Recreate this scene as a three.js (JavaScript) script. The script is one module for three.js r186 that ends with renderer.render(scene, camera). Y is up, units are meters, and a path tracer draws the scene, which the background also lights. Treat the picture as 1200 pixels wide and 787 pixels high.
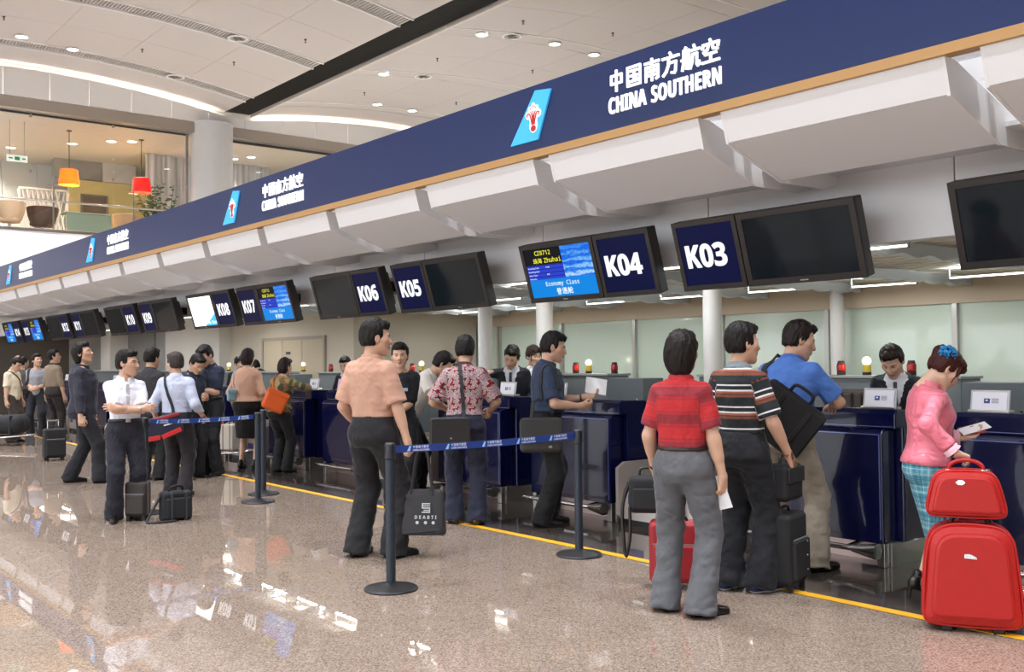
import * as THREE from 'three';
import { RoundedBoxGeometry } from 'three/addons/geometries/RoundedBoxGeometry.js';
import { TextGeometry } from 'three/addons/geometries/TextGeometry.js';
import { FontLoader } from 'three/addons/loaders/FontLoader.js';
import { mergeGeometries } from 'three/addons/utils/BufferGeometryUtils.js';
import { ImprovedNoise } from 'three/addons/math/ImprovedNoise.js';
import { RectAreaLightUniformsLib } from 'three/addons/lights/RectAreaLightUniformsLib.js';

// ---------------------------------------------------------------- camera, sky, lights, exposure
RectAreaLightUniformsLib.init();
const scene = new THREE.Scene();
const renderer = new THREE.WebGLRenderer({ antialias: true });
renderer.toneMapping = THREE.LinearToneMapping;
renderer.toneMappingExposure = 1.05;
renderer.shadowMap.enabled = true;
renderer.shadowMap.type = THREE.PCFSoftShadowMap;
const EYE = new THREE.Vector3(0, 1.52, 0);
const camera = new THREE.PerspectiveCamera(2 * Math.atan(393.5 / 1173) * 180 / Math.PI, 1200 / 787, 0.1, 200);
{
  const yaw = 39.02 * Math.PI / 180, pitch = 1.31 * Math.PI / 180;
  camera.position.copy(EYE);
  camera.lookAt(EYE.x - Math.cos(yaw) * Math.cos(pitch), EYE.y + Math.sin(pitch), EYE.z - Math.sin(yaw) * Math.cos(pitch));
  camera.rotateZ(-0.63 * Math.PI / 180);
}
scene.add(camera);
scene.background = new THREE.Color(3.2, 3.3, 3.45);      // overcast daylight outside the glass front of the hall, behind the camera
const LAMP = { ceiling: 130, warm: 30, tube: 140, upper: 28 };         // intensities used by the lamp builders below

// ---------------------------------------------------------------- helpers
const V = (x, y, z) => new THREE.Vector3(x, y, z);
const RAD = Math.PI / 180;
let seedState = 7;
const rnd = () => { seedState = (seedState * 1664525 + 1013904223) >>> 0; return seedState / 4294967296; };
const noiseGen = new ImprovedNoise();
const noise = (x, y, z) => noiseGen.noise(x + 31.3, y + 17.7, z + 53.1);
const taken = new Map();
function numbered(name) {
  const n = taken.get(name) ?? 0; taken.set(name, n + 1);
  return n ? name + '_' + String(n).padStart(3, '0') : name;
}
const srgb = (r, g, b) => new THREE.Color().setRGB(r / 255, g / 255, b / 255, THREE.SRGBColorSpace);
const C = (hex) => new THREE.Color(hex);
const M = (color, roughness = 0.6, more = {}) => new THREE.MeshPhysicalMaterial({ color, roughness, ...more });
function flat(g) {                                         // position, normal and uv only, not indexed, so that pieces merge
  let r = g.index ? g.toNonIndexed() : g;
  if (!r.attributes.normal) r.computeVertexNormals();
  if (!r.attributes.uv) r.setAttribute('uv', new THREE.BufferAttribute(new Float32Array(r.attributes.position.count * 2), 2));
  for (const k of Object.keys(r.attributes)) if (!['position', 'normal', 'uv'].includes(k)) r.deleteAttribute(k);
  r.morphAttributes = {}; return r;
}
const join = (list) => { list = [].concat(list).map(flat); return list.length === 1 ? list[0] : mergeGeometries(list); };
const tf = (g, x = 0, y = 0, z = 0, rx = 0, ry = 0, rz = 0) => g.applyMatrix4(new THREE.Matrix4().compose(V(x, y, z), new THREE.Quaternion().setFromEuler(new THREE.Euler(rx, ry, rz, 'YXZ')), V(1, 1, 1)));
const box = (w, h, d, x = 0, y = 0, z = 0, r = 0) => tf(r ? new RoundedBoxGeometry(w, h, d, 3, Math.min(r, w / 2.01, h / 2.01, d / 2.01)) : new THREE.BoxGeometry(w, h, d), x, y, z);
const span = (x0, x1, y0, y1, z0, z1, r = 0) => box(x1 - x0, y1 - y0, z1 - z0, (x0 + x1) / 2, (y0 + y1) / 2, (z0 + z1) / 2, r);
const cyl = (r0, r1, h, x = 0, y = 0, z = 0, n = 24) => tf(new THREE.CylinderGeometry(r1, r0, h, n), x, y + h / 2, z);
const ball = (r, x = 0, y = 0, z = 0, n = 14) => tf(new THREE.SphereGeometry(r, n, n * 0.75 | 0), x, y, z);
const lathe = (pts, n = 32) => new THREE.LatheGeometry(pts.map((p) => new THREE.Vector2(p[0], p[1])), n);
function rod(a, b, r, r2 = r, n = 12) {                    // a round bar from a to b
  const d = b.clone().sub(a), g = new THREE.CylinderGeometry(r2, r, d.length(), n);
  return g.applyMatrix4(new THREE.Matrix4().compose(a.clone().add(b).multiplyScalar(0.5), new THREE.Quaternion().setFromUnitVectors(V(0, 1, 0), d.normalize()), V(1, 1, 1)));
}
const tube = (pts, r, seg = 24, n = 8, closed = false) => new THREE.TubeGeometry(new THREE.CatmullRomCurve3(pts, closed, 'centripetal'), seg, r, n, closed);
function prism(pts, depth, bevel = 0) {                    // polygon in x, y pushed out along z, centred on z = 0
  const s = new THREE.Shape(pts.map((p) => new THREE.Vector2(p[0], p[1])));
  const g = new THREE.ExtrudeGeometry(s, { depth: Math.max(depth - 2 * bevel, 1e-4), bevelEnabled: bevel > 0, bevelSize: bevel, bevelThickness: bevel, bevelOffset: -bevel, bevelSegments: 2, curveSegments: 8 });
  return g.translate(0, 0, -depth / 2 + bevel);
}
// a profile given as [z, y] points, pushed along x from x0 to x1
const along = (pts, x0, x1, bevel = 0) => tf(prism(pts.map(([z, y]) => [-z, y]), x1 - x0, bevel), (x0 + x1) / 2, 0, 0, 0, Math.PI / 2, 0);
function meters(g, k = 1) {                                // uv in metres by the dominant axis of each vertex normal
  const p = g.attributes.position, n = g.attributes.normal, uv = new Float32Array(p.count * 2);
  for (let i = 0; i < p.count; i++) {
    const a = Math.abs(n.getX(i)), b = Math.abs(n.getY(i)), c = Math.abs(n.getZ(i));
    uv[2 * i] = k * (a > b && a > c ? p.getZ(i) : p.getX(i));
    uv[2 * i + 1] = k * (b > a && b > c ? p.getZ(i) : p.getY(i));
  }
  g.setAttribute('uv', new THREE.BufferAttribute(uv, 2)); return g;
}
function obj(name, geometries, material, parent = scene) {
  const m = new THREE.Mesh(geometries.isBufferGeometry && geometries.userData.ready ? geometries : join(geometries), material);
  m.name = parent === scene ? numbered(name) : name;
  m.castShadow = m.receiveShadow = true; parent.add(m); return m;
}
function tag(o, label, category, group) { Object.assign(o.userData, { label, category }); if (group) o.userData.group = group; return o; }
function thing(name, label, category, [x, y, z] = [0, 0, 0], turn = 0, group) {
  const o = new THREE.Group(); o.name = numbered(name); o.position.set(x, y, z); o.rotation.y = turn; scene.add(o);
  return tag(o, label, category, group);
}
function struct(name, geometries, material, parent = scene) { const o = obj(name, geometries, material, parent); if (parent === scene) o.userData.kind = 'structure'; return o; }
function structGroup(name) { const o = new THREE.Group(); o.name = numbered(name); o.userData.kind = 'structure'; scene.add(o); return o; }
function copyOf(o, label, x, y, z) {
  const c = o.clone(); c.name = numbered(o.name.replace(/_\d{3}$/, '')); c.userData = { ...o.userData, label }; c.position.set(x, y, z); scene.add(c); return c;
}
function dataTex(size, fn, colour = true) {                // fn(u, v, i, j) -> [r, g, b] in 0..1 (sRGB values when colour)
  const d = new Uint8Array(size * size * 4);
  for (let j = 0; j < size; j++) for (let i = 0; i < size; i++) {
    const c = fn(i / size, j / size, i, j), o = (j * size + i) * 4;
    for (let k = 0; k < 3; k++) d[o + k] = Math.max(0, Math.min(255, c[k] * 255));
    d[o + 3] = 255;
  }
  const t = new THREE.DataTexture(d, size, size); t.wrapS = t.wrapT = THREE.RepeatWrapping; t.magFilter = THREE.LinearFilter; t.minFilter = THREE.LinearMipmapLinearFilter; t.generateMipmaps = true;
  if (colour) t.colorSpace = THREE.SRGBColorSpace;
  t.needsUpdate = true; return t;
}
function canvasTex(w, h, draw) {
  const c = document.createElement('canvas'); c.width = w; c.height = h;
  draw(c.getContext('2d'), w, h);
  const t = new THREE.CanvasTexture(c); t.colorSpace = THREE.SRGBColorSpace; return t;
}
const rep = (t, u, v) => { const c = t.clone(); c.wrapS = c.wrapT = THREE.RepeatWrapping; c.repeat.set(u, v); c.needsUpdate = true; return c; };
// periodic value noise on a lattice, for tileable textures
function tileNoise(period, seed) {
  const h = (i, j) => { let n = (((i % period) + period) % period) * 374761393 + (((j % period) + period) % period) * 668265263 + seed * 974711; n = Math.imul(n ^ (n >>> 13), 1274126177); return ((n ^ (n >>> 16)) >>> 0) / 4294967296; };
  return (u, v) => {
    const x = u * period, y = v * period, i = Math.floor(x), j = Math.floor(y), a = x - i, b = y - j, s = a * a * (3 - 2 * a), t = b * b * (3 - 2 * b);
    return (h(i, j) * (1 - s) + h(i + 1, j) * s) * (1 - t) + (h(i, j + 1) * (1 - s) + h(i + 1, j + 1) * s) * t;
  };
}
// Chinese characters drawn as strokes on a 100 x 100 square, y down
const HAN = {
  zhong: [[[18, 25], [82, 25], [82, 62], [18, 62], [18, 25]], [[50, 5], [50, 96]]],
  guo: [[[12, 10], [88, 10], [88, 92], [12, 92], [12, 10]], [[30, 28], [70, 28]], [[32, 50], [68, 50]], [[28, 74], [72, 74]], [[50, 28], [50, 74]], [[60, 58], [68, 66]]],
  nan: [[[10, 18], [90, 18]], [[50, 4], [50, 36]], [[14, 96], [14, 36], [86, 36], [86, 88], [76, 93]], [[36, 42], [42, 54]], [[64, 42], [58, 54]], [[30, 57], [70, 57]], [[28, 74], [72, 74]], [[50, 57], [50, 96]]],
  fang: [[[46, 3], [54, 15]], [[6, 22], [94, 22]], [[40, 22], [36, 56], [24, 80], [8, 94]], [[38, 46], [80, 46], [76, 84], [70, 92], [56, 89]]],
  hang: [[[26, 3], [19, 14]], [[14, 16], [14, 62], [6, 95]], [[14, 16], [40, 16], [40, 86], [36, 93], [28, 91]], [[3, 53], [48, 53]], [[24, 27], [29, 41]], [[24, 64], [29, 78]], [[70, 3], [75, 14]], [[52, 22], [98, 22]], [[63, 40], [60, 70], [50, 95]], [[63, 40], [86, 40], [86, 84], [90, 91], [98, 88], [98, 76]]],
  kong: [[[48, 2], [52, 12]], [[8, 32], [10, 18], [92, 18], [89, 33]], [[38, 27], [32, 40], [14, 49]], [[60, 27], [64, 40], [86, 46]], [[22, 59], [78, 59]], [[50, 59], [50, 90]], [[7, 91], [93, 91]]],
  zhu: [[[8, 16], [40, 16]], [[10, 48], [38, 48]], [[4, 82], [42, 78]], [[24, 16], [24, 82]], [[58, 8], [50, 26]], [[54, 26], [90, 26]], [[46, 50], [98, 50]], [[72, 4], [72, 96]], [[70, 52], [48, 84]], [[74, 52], [98, 84]]],
  hai: [[[10, 10], [20, 20]], [[4, 36], [14, 46]], [[18, 64], [6, 92]], [[44, 4], [34, 24]], [[40, 16], [94, 16]], [[42, 34], [86, 34], [80, 90], [70, 88]], [[42, 34], [36, 76], [90, 76]], [[28, 56], [98, 56]], [[60, 40], [64, 48]], [[58, 62], [62, 70]]],
  pu: [[[32, 4], [38, 14]], [[68, 4], [62, 14]], [[14, 18], [86, 18]], [[38, 18], [38, 46]], [[62, 18], [62, 46]], [[20, 26], [26, 40]], [[80, 26], [74, 40]], [[6, 48], [94, 48]], [[26, 58], [74, 58], [74, 96], [26, 96], [26, 58]], [[26, 76], [74, 76]]],
  tong: [[[10, 8], [18, 18]], [[6, 34], [18, 34], [18, 74], [4, 90]], [[12, 80], [30, 92], [98, 92]], [[36, 8], [84, 8], [66, 22]], [[50, 16], [60, 22]], [[38, 28], [38, 80]], [[38, 28], [88, 28], [88, 76], [80, 78]], [[38, 44], [88, 44]], [[38, 60], [88, 60]], [[62, 28], [62, 78]]],
  cang: [[[26, 3], [19, 14]], [[14, 16], [14, 62], [6, 95]], [[14, 16], [40, 16], [40, 86], [36, 93]], [[3, 53], [48, 53]], [[24, 27], [29, 41]], [[24, 64], [29, 78]], [[72, 4], [50, 36]], [[72, 4], [98, 34]], [[58, 44], [86, 44], [84, 62], [76, 62]], [[58, 44], [58, 84], [66, 92], [94, 92], [96, 80]]],
};
function hanCanvas(c, words, x, y, size, width, pitch = size * 1.08) {   // draws strokes on a canvas
  c.lineWidth = width; c.lineJoin = 'round'; c.lineCap = 'round';
  words.forEach((w, k) => { for (const s of HAN[w]) { c.beginPath(); s.forEach(([a, b], i) => c[i ? 'lineTo' : 'moveTo'](x + k * pitch + a * size / 100, y + b * size / 100)); c.stroke(); } });
}
function hanSolid(words, x, y, size, width, thick, pitch) {              // raised characters: one slim block per stroke piece, mitred by overlap
  const out = [];
  words.forEach((w, k) => { for (const s of HAN[w]) for (let i = 1; i < s.length; i++) {
    const a = new THREE.Vector2(s[i - 1][0], -s[i - 1][1]).multiplyScalar(size / 100), b = new THREE.Vector2(s[i][0], -s[i][1]).multiplyScalar(size / 100);
    const d = b.clone().sub(a), l = d.length() + width * 0.9, m = a.add(b).multiplyScalar(0.5);
    out.push(tf(new THREE.BoxGeometry(l, width, thick + (out.length % 5) * 2e-4), x + k * pitch + m.x, y + m.y, 0, 0, 0, Math.atan2(d.y, d.x)));
  } });
  return out;
}
const bold = await new FontLoader().loadAsync('fonts/droid/droid_sans_bold.typeface.json');
function words3d(text, width, height, depth) {              // raised lettering fitted to width x height, left bottom at the origin
  const g = new TextGeometry(text, { font: bold, size: 1, depth: 1, curveSegments: 4, bevelEnabled: false });
  g.computeBoundingBox(); const b = g.boundingBox;
  return g.translate(-b.min.x, -b.min.y, 0).scale(width / (b.max.x - b.min.x), height / (b.max.y - b.min.y), depth);
}
// ---------------------------------------------------------------- materials of the place
const n32 = tileNoise(32, 1), n8 = tileNoise(8, 2), n128 = tileNoise(128, 3), n400 = tileNoise(340, 4);
const granite = (base, dark, light) => dataTex(1024, (u, v) => {
  const s = n400(u, v), f = n400(u + 0.37, v + 0.61), c = n8(u, v) * 0.5 + n32(u, v) * 0.5;
  let k = (s - 0.5) * 1.5 + (f - 0.5) * 0.5;
  const o = [0, 1, 2].map((i) => base[i] + (k < 0 ? (dark[i] - base[i]) * Math.min(1, -k * 1.7) : (light[i] - base[i]) * Math.min(1, k * 1.7)) + (c - 0.5) * 0.03);
  return o;
});
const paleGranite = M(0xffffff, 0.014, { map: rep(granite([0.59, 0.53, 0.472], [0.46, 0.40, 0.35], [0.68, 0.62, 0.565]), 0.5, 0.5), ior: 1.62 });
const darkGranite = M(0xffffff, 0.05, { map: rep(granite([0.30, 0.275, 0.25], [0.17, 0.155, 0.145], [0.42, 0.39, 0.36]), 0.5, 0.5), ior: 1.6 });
const white = M(srgb(234, 233, 232), 0.55), offWhite = M(srgb(214, 208, 200), 0.6), ceilingPaint = M(srgb(196, 190, 187), 0.65);
const steel = M(srgb(190, 188, 184), 0.3, { metalness: 1 }), chrome = M(srgb(225, 225, 225), 0.12, { metalness: 1 }), brushed = M(srgb(196, 186, 178), 0.35, { metalness: 0.55 });
const black = M(0x0b0b0c, 0.45), blackGloss = M(0x08080a, 0.2), darkGrey = M(srgb(62, 64, 68), 0.5), midGrey = M(srgb(128, 130, 130), 0.5);
const navyLacquer = M(srgb(10, 13, 54), 0.2, { specularIntensity: 0.35, clearcoat: 0.55, clearcoatRoughness: 0.04 });
const bandBlue = M(srgb(24, 43, 92), 0.36, { specularIntensity: 0.6, clearcoat: 0.12, clearcoatRoughness: 0.25 });
const gold = M(srgb(186, 146, 92), 0.5, { metalness: 0.1 });
const glass = M(0xffffff, 0.0, { transmission: 1, thickness: 0, ior: 1.45 });
const frosted = M(srgb(196, 210, 196), 0.16, { clearcoat: 0.6, clearcoatRoughness: 0.04 });

// ---------------------------------------------------------------- floor, walls
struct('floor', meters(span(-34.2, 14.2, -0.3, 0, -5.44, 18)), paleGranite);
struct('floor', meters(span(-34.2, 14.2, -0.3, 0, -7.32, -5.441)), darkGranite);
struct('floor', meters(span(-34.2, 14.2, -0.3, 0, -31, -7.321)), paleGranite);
const END = -34;
struct('wall_right', span(14, 14.3, 0, 11.6, -31, 18), white);
struct('wall_back', span(-34.2, 14.2, 0, 11.6, -31.3, -31), offWhite);
struct('wall_left', span(END - 0.35, END, 2.6, 5.76, -31, 18), white);
struct('wall_left', span(END - 0.3, END, 0, 2.6, -9.2, 18), M(srgb(86, 76, 68), 0.5));
struct('wall_left', span(END - 0.3, END - 0.01, 0, 2.6, -31, -9.2), M(srgb(176, 172, 166), 0.5));
struct('wall_left', span(END - 0.35, END, 5.76, 11.6, 2, 18), white);
struct('wall_front', [span(-34.2, 14.2, 10.2, 11.6, 18, 18.3), span(-34.2, 14.2, 0, 0.25, 18, 18.3)], offWhite);
struct('ground', span(-80, 60, -0.5, -0.3, 18.3, 90), M(srgb(120, 120, 118), 0.9));
for (let k = 0; k < 8; k++) {                                  // the glass front of the hall
  const w = structGroup('window_' + (k + 1)), x0 = -34.2 + k * 6.05, x1 = x0 + 6.05;
  obj('window_frame', [span(x0, x0 + 0.12, 0.25, 10.2, 18, 18.2), span(x1 - 0.12, x1, 0.25, 10.2, 18, 18.2), span(x0, x1, 3.4, 3.52, 18.02, 18.18), span(x0, x1, 6.8, 6.92, 18.02, 18.18)], steel, w);
  obj('pane', span(x0 + 0.12, x1 - 0.12, 0.25, 10.2, 18.1, 18.11), glass, w);
}
// ---------------------------------------------------------------- vaulted ceiling
const vault1 = (z) => 10.96 - 0.0146 * (z + 8.2) ** 2, vault2 = (z) => 10.92 - 0.0135 * (z + 21.7) ** 2;
const vault0 = (z) => 10.96 - 0.0063 * (z - 8.4) ** 2;
struct('ceiling', span(-44.5, 14.2, 11.6, 11.9, -31.3, 18.3), white);
const ceilingGroup = structGroup('ceiling');
function vaultPanel(x0, x1, z0, z1, fn, thick = 0.03, n = 5) {
  const g = new THREE.BoxGeometry(x1 - x0, thick, z1 - z0, 1, 1, n), p = g.attributes.position;
  g.translate((x0 + x1) / 2, thick / 2, (z0 + z1) / 2);
  for (let i = 0; i < p.count; i++) p.setY(i, p.getY(i) + fn(p.getZ(i)));
  g.computeVertexNormals(); return g;
}
const PITCH = 4.86, VENTS = [];
for (let k = 0; k < 10; k++) {
  const xv = -31.75 + PITCH * k, w = 0.33;                    // middle of the perforated strip
  VENTS.push(xv);
  const x0 = xv + w + 0.012, x1 = xv + PITCH - w - 0.012, xm = (x0 + x1) / 2;
  const seen1 = k < 4, seen2 = k < 7;
  for (const [fn, zs, seen] of [[vault1, [-14.4, -12.2, -10, -7.8, -5.6, -3.4, -2.2], seen1], [vault2, [-28.2, -25.8, -23.4, -21, -18.6, -15.42], seen2]]) {
    if (seen) for (let j = 0; j + 1 < zs.length; j++) for (const [a, b] of [[x0, xm - 0.005], [xm + 0.005, x1]]) obj('ceiling_panel', vaultPanel(a, b, zs[j] + 0.005, zs[j + 1] - 0.005, fn), ceilingPaint, ceilingGroup);
    else obj('ceiling_panel', vaultPanel(x0, x1, zs[0], zs[zs.length - 1], fn, 0.03, 10), ceilingPaint, ceilingGroup);
    if (seen) obj('panel_backing', vaultPanel(x0, x1, zs[0], zs[zs.length - 1], (z) => fn(z) + 0.035, 0.02, 12), ceilingPaint, ceilingGroup);
    // the perforated strip: a recessed dark back, two white edges and crosswise slats
    const z0 = zs[0], z1 = zs[zs.length - 1];
    obj('vent_back', vaultPanel(xv - w, xv + w, z0, z1, (z) => fn(z) + (fn === vault1 ? 0.05 : 0.004), 0.02, 10), fn === vault1 ? M(srgb(140, 132, 124), 0.8) : ceilingPaint, ceilingGroup);
    if (fn === vault1 && seen) {
      const slats = [];
      for (let z = z0 + 0.05; z < z1; z += 0.09) slats.push(tf(new THREE.BoxGeometry(2 * w - 0.06, 0.03, 0.048), xv, fn(z) + 0.02, z));
      obj('vent_slats', slats, ceilingPaint, ceilingGroup).userData.kind = 'stuff';
    }
    obj('vent_edge', fn === vault2 ? [vaultPanel(xv + w - 0.02, xv + w + 0.02, z0, z1, (z) => fn(z) - 0.012, 0.03, 10)] : [vaultPanel(xv - w - 0.02, xv - w + 0.03, z0, z1, (z) => fn(z) - 0.035, 0.05, 10), vaultPanel(xv + w - 0.03, xv + w + 0.02, z0, z1, (z) => fn(z) - 0.035, 0.05, 10)], white, ceilingGroup);
  }
}
obj('ceiling_panel', vaultPanel(END, -31.75 - 0.36, -14.4, -2.2, vault1, 0.03, 10), ceilingPaint, ceilingGroup);
obj('ceiling_panel', vaultPanel(END, -31.75 - 0.36, -28.2, -15.42, vault2, 0.03, 10), ceilingPaint, ceilingGroup);
obj('ceiling_panel', vaultPanel(END, 14, -1.2, 17.9, vault0, 0.03, 14), ceilingPaint, ceilingGroup);
obj('ceiling_panel', span(END, 14, 10.4, 10.43, -31, -28.8), ceilingPaint, ceilingGroup);
for (const [za, zb] of [[-15.42, -14.4], [-2.2, -1.2], [-28.8, -28.2]]) {   // dark louvred slots between the vaults
  const h = 10.42;
  obj('slot_recess', [span(END, 14, h + 0.7, h + 0.75, za - 0.1, zb + 0.1), span(END, 14, h + 0.06, h + 0.7, za - 0.08, za - 0.03), span(END, 14, h + 0.06, h + 0.7, zb + 0.03, zb + 0.08)], black, ceilingGroup);
  const bl = []; for (let z = za + 0.05; z < zb - 0.03; z += 0.085) bl.push(span(END, 14, h + 0.02, h + 0.14, z, z + 0.02));
  obj('slot_louvre', bl, M(srgb(40, 37, 36), 0.5), ceilingGroup).userData.kind = 'stuff';
  obj('slot_edge', span(END, 14, h - 0.06, h + 0.06, za - 0.09, za - 0.02), offWhite, ceilingGroup);
}
// ---------------------------------------------------------------- lamps
const lampDisc = M(0xffffff, 0.5, { emissive: new THREE.Color(1, 0.97, 0.92), emissiveIntensity: 14 });
const dullDisc = M(srgb(150, 145, 138), 0.3, { metalness: 0.3 });
function downlight(x, z, fn, lit, label, group) {
  const y = fn(z) - 0.02, t = thing('ceiling_downlight', label, 'downlight', [x, y, z], 0, group);
  const rim = lathe([[0.14, 0.02], [0.19, 0.0], [0.2, -0.02], [0.17, -0.035], [0.15, -0.02], [0.14, 0.02]], 28);
  obj('rim', rim, white, t);
  obj('lens', tf(cyl(0.15, 0.15, 0.012, 0, -0.012, 0, 28)), lit ? lampDisc : dullDisc, t);
  if (!lit) { t.scale.set(1.5, 1, 1.5); } if (!lit) obj('gimbal', [box(0.2, 0.025, 0.03, 0, -0.03, 0), box(0.03, 0.025, 0.2, 0, -0.03, 0)], midGrey, t);
  else {
    const l = new THREE.SpotLight(0xf6f6fd, LAMP.ceiling, 0, 62 * RAD, 0.7, 2);
    l.position.set(0, -0.05, 0); l.target.position.set(0, -5, 0); l.castShadow = true; l.shadow.radius = 8; l.shadow.mapSize.set(512, 512);
    t.add(l, l.target);
  }
}
const R4 = (k) => -31.75 + PITCH * k;
downlight(-30.95, -7.1, vault1, true, 'bright round downlight at the far left end of the perforated ceiling strip');
downlight(-31.35, -8.6, vault1, true, 'smaller lit downlight second along the left perforated ceiling strip');
downlight(R4(0), -11.85, vault1, false, 'unlit gimbal downlight in the lower perforated ceiling strip');
downlight(R4(1), -11.85, vault1, false, 'unlit gimbal downlight in the upper perforated ceiling strip by the black slot');
downlight(R4(2), -16.9, vault2, true, 'bright downlight nearest the black slot, highest of the ceiling lamps behind the sign');
downlight(R4(2), -19.6, vault2, true, 'bright downlight above the blue tail logo, middle of the top row');
downlight(R4(2) - 0.2, -21.4, vault2, true, 'lit downlight just above the blue sign, last of the top row');
downlight(R4(2) + 0.1, -17.9, vault2, false, 'unlit gimbal downlight between two lit lamps of the top row');
downlight(R4(1), -16.7, vault2, true, 'lit downlight of the middle row, just right of the black slot');
downlight(R4(1), -18.2, vault2, false, 'unlit gimbal downlight of the middle ceiling row');
downlight(R4(0) + 0.7, -19, vault2, true, 'lit downlight left of its pair in the lowest ceiling row');
downlight(R4(0) + 0.4, -20.7, vault2, true, 'small lit downlight right of its pair in the lowest ceiling row');
for (let k = 0; k < 9; k++) for (const [z, fn] of [[-4.6, vault1], [0.8, vault0], [6.6, vault0], [12.4, vault0]])   // the rows of downlights over the hall floor, on the same grid
  downlight(R4(k), z, fn, true, 'lit downlight of the rows over the open hall floor', 'hall floor downlights');
// sprinkler heads hanging under the panels
[[-29.4, -6.3, vault1, 'sprinkler head highest at the left, between the two perforated strips'], [-30, -10.2, vault1, 'sprinkler head below the lit downlights, between the perforated strips'], [-28.9, -12.6, vault1, 'sprinkler head between the perforated strips nearest the black slot'], [-25.4, -13.2, vault1, 'sprinkler head above the upper perforated strip beside the black slot'], [-20.6, -17.2, vault2, 'sprinkler head above the top row of lamps behind the sign'], [-24.8, -17.3, vault2, 'sprinkler head between the top and middle lamp rows by the slot'], [-24.7, -21, vault2, 'sprinkler head between the top and middle lamp rows near the blue sign'], [-29.6, -17.6, vault2, 'sprinkler head below the middle lamp row just right of the slot'], [-20.4, -20.4, vault2, 'sprinkler head highest at the right, over the blue sign'], [-29.5, -21.4, vault2, 'sprinkler head of the lowest lamp row touching the blue sign']].forEach(([x, z, fn, label]) => {
  const t = tag(obj('ceiling_sprinkler', [cyl(0.012, 0.012, 0.1, 0, -0.09, 0, 8), cyl(0.045, 0.03, 0.025, 0, -0.02, 0, 12), cyl(0.03, 0.03, 0.008, 0, -0.1, 0, 10)], darkGrey), label, 'sprinkler', 'sprinkler heads on the ceiling');
  t.position.set(x, fn(z), z);
});
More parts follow.
